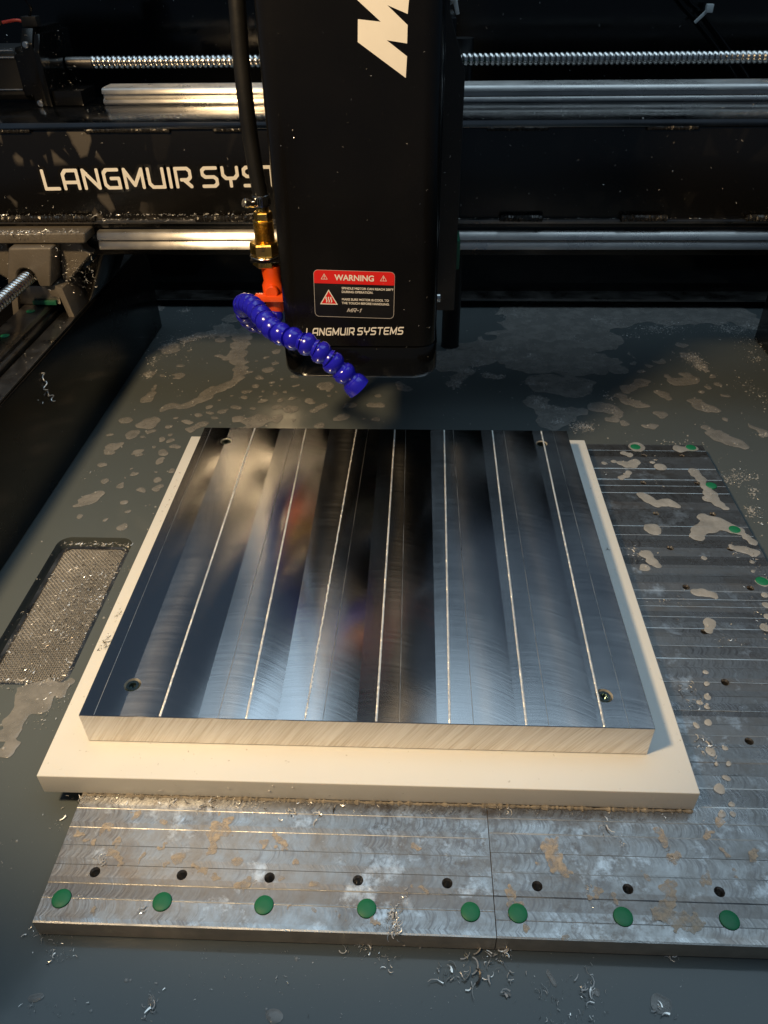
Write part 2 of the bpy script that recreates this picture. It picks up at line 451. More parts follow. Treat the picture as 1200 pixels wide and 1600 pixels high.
# ------------------------------------------------------------------ fixture plates with holes and green plugs
def fixture(label, x0, x1, plugs, holes):
    y0, y1 = -.0883, .3333
    t = thing('fixture_plate', label, 'fixture plate', ((x0+x1)/2, (y0+y1)/2, 0), 'milled fixture plates bolted to the tray')
    prof = [(y0, .0008), (y0, ZF-.0003)]
    y = y0+.0008; rr = random.Random(int(x0*1e4)); h = 0
    while y < y1-.004:
        st = min(.0095*rr.uniform(.75, 1.2), y1-.001-y)
        h0 = rr.uniform(-.00018, .00012); h1 = h0+rr.uniform(-.00026, .00026)
        prof += [(y, ZF+h0), (y+st-.0005, ZF+h1)]
        if rr.random() < (.30 if x0 < 0 else .22): prof += [(y+st-.00045, ZF+max(h0, h1)+.0001), (y+st-.0002, ZF+max(h0, h1)+.00022), (y+st-.0001, ZF+max(h0, h1)+.0001)]
        y += st
    prof += [(y1, ZF-.0003), (y1, .0008)]
    b = MB().prism(prof, lambda a, c, d: (d, a, c), x0, x1)
    body = obj('plate_body', b, 'fixture', t, smooth=False)
    body.data.materials.append(M['fixture_side']); body.data.materials.append(M['plate_burr'])
    c = MB()
    for px, py in plugs: c.lathe([(.0046, 0), (.0046, .02)], (px, py, ZF-.006), (0, 0, 1), 28)
    for px, py in holes: c.lathe([(.0019, 0), (.0019, .0068), (.0026, .0082), (.0026, .02)], (px, py, ZF-.008), (0, 0, 1), 20)
    cut(body, c)
    for p in body.data.polygons:
        if abs(p.normal.z) < .3 and (abs(p.center.y-y0) < .0004 or abs(p.center.y-y1) < .0004 or abs(p.center.x-x0) < .0004 or abs(p.center.x-x1) < .0004): p.material_index = 1
        elif .12 < abs(p.normal.y) and p.normal.z > .2 and p.center.z > ZF-.0005: p.material_index = 2
    body.data.polygons.foreach_set('use_smooth', [False]*len(body.data.polygons))
    first = None
    for px, py in plugs:
        if first is None:
            first = obj('plug', MB().lathe([(.0043, 0), (.0045, .0045), (.0044, .0052), (.0036, .0056), (.0012, .0057)], (0, 0, 0), (0, 0, 1), 24), 'green_plastic', t)
            o = first
        else: o = first.copy(); C.objects.link(o)
        o.location = Vector((px, py, ZF-.0046)) - t.location
    return t
px0, pdx = -.1396, .0483
fixture('left milled fixture plate with five green plugs, front strip showing under the cream plate', -.1492, .0647,
        [(px0+i*pdx, -.0772) for i in range(5)], [(-.1280+.0428*i, -.0642) for i in range(5)])
fixture('right milled fixture plate with foam puddles and green plugs along its outer edge', .0651, .2802,
        [(.0755+i*pdx, -.0772) for i in range(4)] + [(.2687, .3282-.0579*i) for i in range(8)] + [(.2204, .3282)],
        [(-.1280+.0428*i, -.0642) for i in range(5, 10)] + [(.2146, .2739-.0421*i) for i in range(8)] + [(.2584, .2739-.0421*i) for i in range(8)] + [(.2249, .3158), (.2574, .3160)])

# ------------------------------------------------------------------ cream plastic plate
pp = obj('plastic_plate', MB().box(-.170, .1715, -.0222, .3151, ZF+.0004, ZP), 'plastic', bev=.0007, seg=3)
tag(rebase(pp, (0, .146, ZF)), 'thick cream plastic sacrificial plate lying under the aluminium plate', 'plastic plate')

# ------------------------------------------------------------------ aluminium workpiece
al = thing('aluminium_plate', 'square face-milled aluminium plate with four recessed screws on the cream plate', 'aluminium plate', (0, .147, ZP))
ab = obj('plate_body', MB().box(-.15, .15, 0, .2938, ZP+.0003, ZA), 'alum_top', al, bev=.0003, seg=1, smooth=False)
ab.data.materials.append(M['alum_side'])
SC = [(-.1275, .2725), (.1270, .2735), (-.1276, .0211), (.1280, .0207)]
c = MB()
for x, y in SC: c.lathe([(.0023, 0), (.0023, .0118), (.0046, .0120), (.0046, .03)], (x, y, ZA-.0168), (0, 0, 1), 32)
cut(ab, c)
ab.data.polygons.foreach_set('use_smooth', [False]*len(ab.data.polygons))
for p in ab.data.polygons:
    if abs(p.normal.z) < .5: p.material_index = 1
M['screw'] = simple('wet_screw', (.20, .25, .235), .18, 1., var=.3, scale=200, bump=.1)
sm = None
for x, y in SC:
    if sm is None:
        h = MB().lathe([(.0036, 0), (.0038, .0006), (.0038, .0036), (.0034, .0042), (.0019, .0042), (.0019, .0018), (.0005, .0017)], (0, 0, 0), (0, 0, 1), 24)
        sm = obj('screw', h, 'screw', al); o = sm
        ring = MB().lathe([(.0046, .0), (.0050, .0003), (.0046, .0006), (.0042, .0003), (.0046, 0)], (0, 0, 0), (0, 0, 1), 28, cap=False)
    else: o = sm.copy(); C.objects.link(o)
    o.location = Vector((x, y, ZA-.0046)) - al.location
rr = random.Random(3)
def ridge(xb, xt, w, hgt, broken, y_lo=.0006, y_hi=.2932):
    m = MB(); n = 560; vs = []; fs = []
    for k in range(n+1):
        f = k/n; y = y_lo+(y_hi-y_lo)*f; x = xb+(xt-xb)*f
        jit = (rr.random()-.5)*w*(.45 if broken else .12); ww = w*(1+(rr.random()-.5)*(.9 if broken else .25))*(.75 if broken else 1)
        hh = hgt*(1.25 if k % 2 else .30)*(1+(rr.random()-.5)*.5)
        vs += [(x+jit-ww/2, y, ZA+.00002), (x+jit-ww*.12, y, ZA+hh), (x+jit+ww*.12, y, ZA+hh*.9), (x+jit+ww/2, y, ZA+.00002)]
    for k in range(n):
        for e in range(3): fs.append((k*4+e, k*4+e+1, k*4+e+5, k*4+e+4))
    return m.add(vs, fs)
for xb, xt in ((-.1068, -.1075), (-.0611, -.0648), (-.0303, -.0228), (.0069, .0090), (.0450, .0497), (.0845, .0892), (.1243, .1291)):
    obj('cutter_ridge', ridge(xb, xt, .0012, .00034, abs(xb+.0303) < .001), 'burr', al)
for xb, xt in ((-.1420, -.1440), (-.0760, -.0745), (-.0210, -.0130), (.0190, .0180), (.0572, .0570), (.0959, .0985), (.1370, .1385)):
    obj('cutter_ridge', ridge(xb, xt, .00034, .00007, False), 'plate_burr', al)

# ------------------------------------------------------------------ spindle head
hd = thing('spindle_head', 'tall black spindle housing with red warning label hanging over the plate', 'spindle head', (-.0115, .277, .14))
hb = MB().prism(rrect(-.0605, .0375, .2095, .343, .011, 8), lambda a, b, d: (a, b, d), .1625, .56)
obj('housing', hb, 'black_paint', hd)
ns = MB(); prof = [(.004, .1395), (.0015, .1402), (.0004, .1418), (0, .144), (0, .1605), (.0008, .1617)]
ring = rrect(-.0628, .0392, .2080, .3445, .016, 8); n = len(ring); cx, cy = -.0118, .276
vs = []; fs = []
for ins, z in prof:
    for a, b in ring:
        dx, dy = a-cx, b-cy; L = math.hypot(dx, dy); vs.append((a-dx/L*ins, b-dy/L*ins, z))
for r in range(len(prof)-1): fs += [(r*n+k, r*n+(k+1) % n, (r+1)*n+(k+1) % n, (r+1)*n+k) for k in range(n)]
fs += [tuple(range(n)), tuple((len(prof)-1)*n+k for k in range(n))]
ns.add(vs, fs)
obj('nose_cover', ns, 'black_gloss', hd)
obj('seam_strip', MB().box(.0376, .0392, .250, .256, .1625, .56), 'black_gloss', hd, bev=.0004)
bo = obj('bolt', MB().lathe([(.0062, 0), (.0062, .0012), (.0030, .0013), (.0036, .0016), (.0036, .0060), (.0030, .0066)], (.0376, .325, .150), (1, 0, 0), 14), 'steel', hd)
obj('spindle_nose', MB().lathe([(.022, 0), (.024, .003), (.026, .012)], (-.0115, .277, .129), (0, 0, 1), 32), 'steel', hd)
Mlogo = [(.0049, .3397), (-.0067, .3409), (-.0071, .3310), (.0177, .3147), (.0183, .3245), (.0078, .3317), (.0183, .3302), (.0185, .3382), (.0082, .3467), (.0185, .3429), (.0191, .3487), (.0193, .3590), (-.0065, .3600), (-.0068, .3490)]
FY = .2095
def front(a, b, d): return (a, d, b)
obj('big_letter', MB().prism(Mlogo, front, FY-.0002, FY-.00001), 'white_vinyl', hd, smooth=False)

# stroke lettering
GL = {'L': (.82, [[(0, 1), (0, 0), (.82, 0)]]), 'A': (.88, [[(0, 0), (0, .78), (.2, 1), (.88, 1), (.88, 0)], [(0, .34), (.88, .34)]]),
      'N': (.86, [[(0, 0), (0, 1), (.86, 0), (.86, 1)]]), 'G': (.88, [[(.86, 1), (.18, 1), (0, .82), (0, .18), (.18, 0), (.88, 0), (.88, .52), (.42, .52)]]),
      'M': (1.06, [[(0, 0), (0, 1), (.53, .12), (1.06, 1), (1.06, 0)]]), 'U': (.88, [[(0, 1), (0, .2), (.18, 0), (.88, 0), (.88, 1)]]), 'I': (.0, [[(0, 1), (0, 0)]]),
      'R': (.86, [[(0, 0), (0, 1), (.7, 1), (.86, .86), (.86, .52), (.7, .38), (.3, .38)], [(.45, .38), (.86, 0)]]),
      'S': (.84, [[(.84, 1), (.16, 1), (0, .88), (0, .64), (.16, .51), (.68, .51), (.84, .38), (.84, .13), (.68, 0), (0, 0)]]),
      'Y': (.88, [[(0, 1), (0, .6), (.18, .42), (.70, .42), (.88, .6), (.88, 1)], [(.44, .42), (.44, 0)]]),
      'T': (.86, [[(0, 1), (.86, 1)], [(.43, 1), (.43, 0)]]), 'E': (.8, [[(.8, 1), (.16, 1), (0, .86), (0, .14), (.16, 0), (.8, 0)], [(0, .5), (.72, .5)]]),
      '1': (.3, [[(0, .8), (.25, 1), (.25, 0)]]), '-': (.3, [[(0, .45), (.3, .45)]])}
def letters(txt, x, z, h, wtot, y, slant=0., thick=.17, tilt=0., grow=0., res=None):
    """flat lettering facing the front: one outline sheet per glyph joined into one decal"""
    gap = .40; sp = .36
    tot = sum(GL[c][0]+gap if c != ' ' else sp for c in txt)-gap
    sc = wtot/tot; out = MB(); cur = 0.
    for c in txt:
        if c == ' ': cur += sp; continue
        w, strokes = GL[c]; res_ = .028
        A, B = np.meshgrid(np.arange(-.3, w+.3, res_), np.arange(-.3, 1.3, res_))
        D = np.full(A.shape, 9.)
        for st in strokes:
            for (ax, ay), (bx, by) in zip(st[:-1], st[1:]):
                dx, dy = bx-ax, by-ay; t = np.clip(((A-ax)*dx+(B-ay)*dy)/(dx*dx+dy*dy), 0, 1)
                D = np.minimum(D, np.maximum(abs(A-ax-t*dx), abs(B-ay-t*dy))*.45+np.hypot(A-ax-t*dx, B-ay-t*dy)*.55)
        cu = cur
        def pl(a, b, f):
            X = (a+cu+slant*b)*sc; Z = b*h
            return (x+X*math.cos(tilt)-Z*math.sin(tilt), y, z+Z*math.cos(tilt)+X*math.sin(tilt))
        m = sheet(thick/2+grow-D, A, B, pl); out.add(m.v, m.f)
        cur += w+gap
    return out
obj('lettering', letters('LANGMUIR SYSTEMS', -.0455, .1700, .0044, .0618, FY-.0002, slant=.22, thick=.2, tilt=.018), 'white_vinyl', hd, smooth=False)

def text(body, x, z, size, y, parent, name='text_line', mat='white_vinyl', tilt=0., align='LEFT', bold=0.):
    cu = bpy.data.curves.new(name, 'FONT'); cu.body = body; cu.size = size; cu.align_x = align; cu.offset = bold
    o = bpy.data.objects.new(name, cu); C.objects.link(o)
    dg = bpy.context.evaluated_depsgraph_get(); dg.update()
    me = bpy.data.meshes.new_from_object(o.evaluated_get(dg)); bpy.data.objects.remove(o)
    me.transform(Matrix.Translation((x, y, z)) @ Matrix.Rotation(-tilt, 4, 'Y') @ Matrix.Rotation(PI/2, 4, 'X'))
    me.materials.clear()
    return obj(name, me, mat, parent, smooth=False)
# warning label
TL = -.030
def lab(a, b):   # label coordinates: a right, b up from the lower left corner
    return (-.0391+a*math.cos(TL)-b*math.sin(TL), .1828+a*math.sin(TL)+b*math.cos(TL))
lw, lh, lr = .0500, .0300, .0028
outl = rrect(0, lw, 0, lh, lr, 5)
wl = obj('warning_label', MB().prism([lab(a, b) for a, b in outl], front, FY-.00012, FY-.00001), 'label_black', hd, smooth=False)
inn = rrect(.00025, lw-.00025, .00025, lh-.00025, lr-.0002, 5); n = len(outl)
bd = MB().add([(*lab(a, b)[:1], FY-.0002, lab(a, b)[1]) for a, b in outl]+[(lab(a, b)[0], FY-.0002, lab(a, b)[1]) for a, b in inn], [(k, (k+1) % n, (k+1) % n+n, k+n) for k in range(n)])
obj('border', bd, 'grey_print', wl, smooth=False)
hdr = [p for p in rrect(.0002, lw-.0002, .0002, lh-.0002, lr-.0002, 5) if p[1] > lh-.0084] + []
hdr = [(.0002, lh-.0084), (lw-.0002, lh-.0084)] + hdr
obj('red_header', MB().prism([lab(a, b) for a, b in hdr], front, FY-.0003, FY-.00021), 'red_print', wl, smooth=False)
x, z = lab(.0252, lh-.0061); text('WARNING', x, z, .0050, FY-.0004, wl, 'heading', tilt=TL, align='CENTER', bold=.00012)
for s, (a, b) in (('SPINDLE MOTOR CAN REACH 200°F', (.0172, .0183)), ('DURING OPERATION.', (.0172, .0160)), ('MAKE SURE MOTOR IS COOL TO', (.0172, .0112)), ('THE TOUCH BEFORE HANDLING.', (.0172, .0088))):
    x, z = lab(a, b); text(s, x, z, .00198, FY-.0004, wl, 'text_line', tilt=TL, bold=.00004)
x, z = lab(.0205, .0038); obj('model_mark', letters('MR-1', x, z, .0021, .0082, FY-.0003, slant=.45, thick=.24, tilt=TL), 'grey_print', wl, smooth=False)
def tri(cx, cz, s, t, y, mat, name, filled):
    h = s*.866; P = [(-s/2, -h/3), (s/2, -h/3), (0, h*2/3)]
    Q = [(a*(1-t), b*(1-t)) for a, b in P]; m = MB()
    f = lambda a, b: (lab(cx+a, cz+b)[0], y, lab(cx+a, cz+b)[1])
    m.add([f(*p) for p in P]+[f(*q) for q in Q], [(k, (k+1) % 3, (k+1) % 3+3, k+3) for k in range(3)])
    o = obj(name, m, mat, wl, smooth=False)
    if filled:
        m = MB().add([f(*q) for q in Q], [(0, 1, 2)]); obj('red_field', m, 'red_print', wl, smooth=False)
    return o
tri(.0091, .0114, .0112, .17, FY-.0003, 'white_vinyl', 'hot_symbol', True)
for k in range(3):
    pts = [(.0076+k*.0015+.0003*math.sin(i*1.5), .0095+i*.0009) for i in range(5)]
    m = MB()
    m.add([(lab(a-.00035, b)[0], FY-.0004, lab(a-.00035, b)[1]) for a, b in pts]+[(lab(a+.00035, b)[0], FY-.0004, lab(a+.00035, b)[1]) for a, b in pts], [(i, i+1, i+6, i+5) for i in range(4)])
    obj('heat_wave', m, 'white_vinyl', wl, smooth=False)
for a in (.0066, .0430):
    tri(a, lh-.0046, .0042, .2, FY-.0004, 'white_vinyl', 'alert_symbol', False)
    m = MB()
    for b0, b1 in ((-.0001, .0013), (-.0008, -.0004)):
        q = [lab(a-.0002, lh-.0046+b0), lab(a+.0002, lh-.0046+b0), lab(a+.0002, lh-.0046+b1), lab(a-.0002, lh-.0046+b1)]
        m.add([(p, FY-.0004, r) for p, r in q], [(0, 1, 2, 3)])
    obj('exclamation_mark', m, 'white_vinyl', wl, smooth=False)

# ------------------------------------------------------------------ carriage behind the head
ca = thing('z_carriage', 'dark textured carriage plate behind the black spindle housing', 'carriage', (-.01, .36, .13))
cp = [(-.074, .131), (.0562, .131), (.0562, .300), (.0445, .335), (.0445, .56), (-.074, .56)]
obj('back_plate', MB().prism(cp, front, .3455, .362), 'black_textured', ca, bev=.0008)
obj('saddle', MB().box(-.06, .050, .3625, .53, .292, .33), 'black_paint', ca, bev=.001)
tk = obj('bearing_truck', MB().box(-.056, .0570, .372, .4165, .150, .1785), 'dark_steel', ca, bev=.001)
obj('end_cap', MB().box(.0572, .0610, .386, .414, .1505, .1742), 'dark_green', tk, bev=.0008)
tk = obj('bearing_truck', MB().box(-.056, .0565, .478, .532, .262, .2900), 'dark_steel', ca, bev=.001)
obj('end_cap', MB().box(.0567, .0605, .482, .528, .264, .2890), 'dark_green', tk, bev=.0008)

# ------------------------------------------------------------------ gantry beam, rails, screw
gb = thing('gantry_beam', 'long black welded gantry beam with white lettering behind the spindle', 'gantry beam', (.05, .42, .165))
GX0, GX1 = -.46, .62
bm_ = obj('tube', MB().box(GX0, GX1, .420, .52, .1745, .2525), 'beam', gb, bev=.002)
# keep the stain bands in the tube's own coordinates: origin at its lower left corner
bm_.data.transform(Matrix.Translation((.46, -.42, -.1745))); bm_.location = Vector((-.46, .42, .1745)) - gb.location
obj('top_plate', MB().box(GX0, GX1, .4175, .54, .2528, .2580), 'land', gb, bev=.0006)
obj('bottom_plate', MB().box(GX0, GX1, .4165, .53, .1790, .1822), 'dark_steel', gb, bev=.0005)
obj('lower_face', MB().box(GX0, GX1, .4240, .52, .150, .1744), 'black_paint', gb, bev=.0008)
def weld(x0, x1, y, z, r, rs):
    n = int((x1-x0)/.0011); pts = []; rad = []; q = random.Random(rs)
    for k in range(n*3+1):
        f = k/(n*3); pts.append((x0+(x1-x0)*f, y+q.uniform(-.0002, .0002), z+q.uniform(-.0002, .0002)))
        rad.append(r*(.72+.28*abs(math.sin(PI*k/3+.5)))*(1 if 0 < k < n*3 else .4))
    return MB().tube(pts, rad, 8)
for i, (x0, x1) in enumerate(((-.34, -.252), (-.205+.04, -.115), (.095, .131), (.196, .234), (.30, .34))):
    obj('weld_bead', weld(x0, x1, .4165, .1835, .0030, i), 'weld', gb)
for i, (x0, x1) in enumerate(((-.33, -.29), (-.245, -.175), (-.14, -.11), (.080, .128), (.205, .245))):
    obj('weld_bead', weld(x0, x1, .4190, .2520, .0020, i+9), 'weld', gb)
tx = obj('decal_backing', letters('LANGMUIR SYSTEMS', -.2893, .2072, .0142, .2530, .4197, thick=.19, tilt=.013, grow=.17), 'clear_decal', gb, smooth=False)
obj('lettering', letters('LANGMUIR SYSTEMS', -.2893, .2072, .0142, .2530, .4194, thick=.19, tilt=.013), 'white_vinyl', gb, smooth=False)

def rail_x(name, label, y0, y1, z0, z1, prof, x0=-.2535, x1=.62):
    t = obj(name, MB().prism(prof, lambda a, b, d: (d, a, b), x0, x1), 'rail')
    return tag(rebase(t, (0, (y0+y1)/2, z0)), label, 'linear rail', 'ground steel linear rails')
def convex(yf, z0, z1, a0, a1, n=8):
    """front outline whose normal turns from a0 to a1 degrees above the horizontal"""
    pts = []; y = 0.
    for k in range(n+1):
        f = k/n; pts.append([y, z0+(z1-z0)*f]); y += (z1-z0)/n*math.tan(math.radians(a0+(a1-a0)*(f+.5/n)))
    return [(yf+p[0], p[1]) for p in pts]
up_p = [(.524, .2712), (.524, .2582), (.4985, .2582), (.4985, .2592)] + convex(.4965, .2596, .2622, 0, 40, 5) + [(.5000, .2630), (.5002, .2660)] + convex(.4970, .2668, .2706, 0, 50, 6) + [(.502, .2712)]
rail_x('linear_rail', 'upper polished steel rail lying on top of the gantry beam', .496, .524, .2582, .2712, up_p)
lo_p = [(.4235, .1725), (.4235, .1580)] + convex(.4140, .1580, .1645, -6, 42, 7) + [(.4184, .1650), (.4184, .1658)] + convex(.4140, .1660, .1718, 4, 46, 7) + [(.4190, .1725)]
rail_x('linear_rail', 'lower polished steel rail along the front of the gantry beam', .416, .4235, .1582, .1722, lo_p)
def ballscrew(p, q, r, pitch, per=8, seg=16):
    p = Vector(p); q = Vector(q); L = (q-p).length; t = (q-p)/L; a = t.orthogonal().normalized(); b = t.cross(a)
    n = int(L/pitch*per); vs = []
    for i in range(n+1):
        for k in range(seg):
            w = 2*PI*k/seg; ph = ((i/per) - k/seg) % 1.
            gsh = -.0011*math.exp(-((ph-.5)/.17)**2)
            vs.append(p+t*(L*i/n)+(a*math.cos(w)+b*math.sin(w))*(r+gsh))
    fs = [(i*seg+k, i*seg+(k+1) % seg, (i+1)*seg+(k+1) % seg, (i+1)*seg+k) for i in range(n) for k in range(seg)]
    return MB().add(vs, fs)
bs = thing('ball_screw', 'long bright threaded ball screw running behind the upper rail', 'ball screw', (.05, .54, .28))
obj('thread', ballscrew((-.272, .54, .2860), (.62, .54, .2855), .0054, .0048), 'steel', bs)
obj('shaft_end', MB().lathe([(.0048, 0), (.0048, .024), (.0042, .0245), (.0042, .032)], (-.2955, .54, .2860), (1, 0, 0), 20), 'dark_steel', bs)

# ------------------------------------------------------------------ motor at the left end of the gantry
mo = thing('stepper_motor', 'black stepper motor with red wire lead at the left end of the gantry', 'motor', (-.33, .53, .2585))
bz = [(.503, .266), (.503, .296), (.508, .301), (.548, .301), (.553, .296), (.553, .266), (.548, .2612), (.508, .2612)]
obj('body', MB().prism(bz, lambda a, b, d: (d, a, b), -.42, -.3255), 'black_textured', mo, bev=.0008)
obj('front_cap', MB().prism([(a*1.0, b) for a, b in bz], lambda a, b, d: (d, .528+(a-.528)*1.03, .281+(b-.281)*1.03), -.3254, -.312), 'black_paint', mo, bev=.0008)
for yy, z in ((.5045, .2985), (.5035, .2935), (.5035, .2690)):
    obj('tie_rod', MB().lathe([(.0008, 0), (.0008, .09)], (-.4155, yy-.0014, z+.001), (1, 0, 0), 8), 'steel', mo)
obj('mount_plate', MB().prism([(.490, .2585), (.560, .2585), (.560, .3160), (.500, .3160), (.490, .3060)], lambda a, b, d: (d, a, b), -.3118, -.302), 'black_paint', mo, bev=.001)
obj('mount_plate', MB().prism([(.488, .2585), (.562, .2585), (.562, .3120), (.498, .3120), (.488, .300)], lambda a, b, d: (d, a, b), -.3015, -.2965), 'black_gloss', mo, bev=.001)
obj('bearing_block', MB().box(-.2960, -.2700, .492, .528, .2585, .2700), 'black_gloss', mo, bev=.001)
cr = obj('wire_connector', MB().box(-.3130, -.3000, .505, .515, .3165, .3240), 'black_textured', mo, bev=.0008)
obj('red_lead', MB().tube(catmull([(-.3125, .509, .320), (-.318, .508, .3212), (-.325, .507, .3205), (-.330, .506, .3198)]), .0012, 8), 'red_wire', mo)
obj('crimp_sleeve', MB().lathe([(.0022, 0), (.0030, .001), (.0027, .008), (.0031, .012), (.0026, .020), (.0018, .021)], (-.3525, .5055, .3190), (1, 0, .05), 14), 'copper_wire', mo)
obj('red_lead', MB().tube(catmull([(-.3525, .5055, .319), (-.357, .505, .317), (-.362, .505, .3135), (-.37, .505, .312)]), .0012, 8), 'red_wire', mo)
for yy, z in ((.4965, .3080), (.4965, .2640)):
    obj('bolt', MB().lathe([(.0026, 0), (.0026, .0022), (.0018, .0028)], (-.3070, yy-.0062, z-.003), (0, -1, 0), 12), 'steel', mo)
obj('lead_wire', MB().tube(catmull([(-.306, .508, .324), (-.302, .506, .330), (-.306, .504, .338), (-.318, .502, .345), (-.33, .50, .36)]), .0011, 8), 'black_gloss', mo)
obj('lead_wire', MB().tube(catmull([(-.335, .506, .3225), (-.333, .503, .333), (-.327, .500, .341), (-.325, .50, .36)]), .0009, 8), 'steel', mo)
obj('name_plate', MB().box(-.40, -.360, .5024, .5029, .270, .290), 'grey_print', mo)
cb = obj('braided_cable', MB().tube(catmull([(-.392, .50, .322), (-.372, .497, .327), (-.352, .496, .336), (-.342, .496, .348), (-.338, .497, .37)]), .0050, 12), 'dark_steel')
tag(rebase(cb, (-.392, .50, .322)), 'silvery braided cable looping into the top left corner above the motor', 'cable')

# ------------------------------------------------------------------ left side: y rail, y screw and cast bracket
yr = thing('side_rail', 'dark side rail with green plugs on the left tray wall', 'linear rail', (-.318, .1, .1003))
yp = [(-.3335, .1003), (-.3035, .1003), (-.3035, .1040), (-.3065, .1058), (-.3065, .1075), (-.3050, .1095), (-.3070, .1120), (-.3300, .1120), (-.3320, .1095), (-.3305, .1070), (-.3335, .1045)]
yb = obj('bar', MB().prism(yp, lambda a, b, d: (a, d, b), -.7, .60), 'dark_steel', yr, bev=.0003, seg=1)
gp = None
for k in range(6):
    if gp is None: gp = obj('plug', MB().lathe([(.0036, 0), (.0036, .0004), (.0030, .0006)], (0, 0, 0), (0, 0, 1), 20), 'green_plastic', yr); o = gp
    else: o = gp.copy(); C.objects.link(o)
    o.location = Vector((-.3178, .3865-.0520*k, .11205)) - yr.location
obj('edge_strip', MB().box(-.3000, -.2835, -.7, .58, .1003, .1022), 'dark_steel', yr, bev=.0006)
ys = obj('ball_screw', ballscrew((-.3150, -.1, .1400), (-.3153, .47, .1400), .0060, .0048), 'steel')
tag(rebase(ys, (-.315, .1, .14)), 'short visible threaded screw entering the cast bracket on the left', 'ball screw')
br = thing('gantry_bracket', 'dark cast bracket carrying the gantry on the left side rail', 'bracket', (-.305, .41, .1003))
top = [(-.420, .1755), (-.2574, .1765), (-.2590, .1672), (-.420, .1665)]
obj('top_flange', MB().prism(top, front, .400, .46), 'cast_iron', br, bev=.0026, seg=3)
hub = [(-.3235, .1664), (-.2860, .1664), (-.2905, .1540), (-.2985, .1340), (-.3060, .1325), (-.3085, .1325)]
arc = [(-.3153+.0085*math.cos(w), .1400+.0085*math.sin(w)) for w in (math.radians(a) for a in range(-10, 191, 20))]
hub2 = [(-.3235, .1664), (-.2860, .1664), (-.2915, .1480), (-.2960, .1320)] + [(-.3060, .1320)] + arc + [(-.3250, .1320), (-.3345, .1330), (-.3300, .1480)]
obj('hub', MB().prism(hub2, front, .392, .44), 'cast_iron', br, bev=.0026, seg=3)
rib = [(-.2870, .1663), (-.2690, .1663), (-.2672, .1580), (-.2610, .1545), (-.2890, .1290), (-.2945, .1300), (-.2905, .1480)]
obj('side_web', MB().prism(rib, front, .412, .45), 'cast_iron', br, bev=.0026, seg=3)
wing = [(-.2960, .1318), (-.2890, .1286), (-.2845, .1000), (-.2900, .1003), (-.2935, .1200), (-.3005, .1215), (-.3040, .1300)]
obj('leg', MB().prism(wing, front, .398, .45), 'cast_iron', br, bev=.0008)
obj('side_web', MB().prism([(-.3340, .1663), (-.3480, .1663), (-.3560, .1400), (-.3420, .1300), (-.3345, .1335)], front, .412, .45), 'cast_iron', br, bev=.0026, seg=3)
obj('leg', MB().prism([(-.3360, .1300), (-.3300, .1300), (-.3360, .1020), (-.3420, .1003)], front, .398, .45), 'cast_iron', br, bev=.0008)
wd = [(-.2890, .1284), (-.2610, .1540), (-.2600, .1525), (-.2860, .1270)]
obj('end_plate', MB().prism([(-.2600, .1530), (-.2600, .1660), (-.2520, .1660), (-.2520, .1580), (-.2820, .1030), (-.2830, .1280)], front, .43, .52), 'black_paint', br, bev=.0008)
tk = obj('bearing_truck', MB().box(-.3400, -.2960, .402, .46, .1125, .1295), 'dark_steel', br, bev=.0008)
obj('end_cap', MB().box(-.3200, -.2985, .3985, .4018, .1130, .1168), 'dark_green', tk, bev=.0006)

# ------------------------------------------------------------------ coolant line
cl = thing('coolant_line', 'black hose, brass fitting and orange valve feeding a blue segmented nozzle', 'coolant line', (-.088, .33, .133))
obj('rubber_hose', MB().tube(catmull([(-.0900, .334, .45), (-.0912, .332, .39), (-.0916, .330, .343), (-.0927, .330, .315), (-.0930, .330, .285), (-.0919, .330, .253), (-.0897, .330, .226), (-.0892, .330, .217)], 6), .0056, 18), 'black_rubber', cl)
ck = obj('hose_clamp', MB().lathe([(.0060, 0), (.0066, .0003), (.0066, .0076), (.0060, .0079)], (-.0893, .330, .2175), (-.03, 0, 1), 26, cap=False), 'steel', cl)
for k in range(12):
    w = -PI*.95+PI*.9*k/11; cxx, cyy = -.0894+.0067*math.cos(w), .330+.0067*math.sin(w)
    obj('clamp_slot', MB().lathe([(.00055, 0), (.00055, .0048)], (cxx, cyy, .2190), (0, 0, 1), 5), 'hole_dark', ck)
obj('clamp_screw', MB().lathe([(.0026, 0), (.0026, .004), (.0034, .0042), (.0034, .0072), (.0028, .0078)], (-.0945, .3245, .2200), (-.75, -.5, .25), 12), 'steel', ck)
hexp = lambda r, z0, z1, x, name, mat: obj(name, MB().lathe([(r*.93, 0), (r, (z1-z0)*.12), (r, (z1-z0)*.88), (r*.93, z1-z0)], (x, .330, z0), (0, 0, 1), 6, phase=.35), mat, cl, smooth=False)
obj('barb', MB().lathe([(.0046, 0), (.0046, .006)], (-.0893, .330, .2120), (0, 0, 1), 20), 'brass', cl)
hexp(.0070, .2075, .2135, -.0893, 'hose_nut', 'brass')
th = []
for k in range(16): th += [(.0076, k*.0011), (.0067, k*.0011+.00055)]
obj('thread', MB().lathe(th, (-.0897, .330, .1905), (0, 0, 1), 24), 'brass', cl)
hexp(.0114, .1820, .1915, -.0905, 'hex_nut', 'brass')
obj('washer', MB().lathe([(.0112, 0), (.0116, .0006), (.0112, .0012)], (-.0908, .330, .1806), (0, 0, 1), 28), 'steel', cl)
obj('tab', MB().box(-.101, -.0610, .3200, .3420, .1786, .1804), 'black_paint', cl, bev=.0005)
hexp(.0100, .1735, .1784, -.0908, 'lock_nut', 'brass')
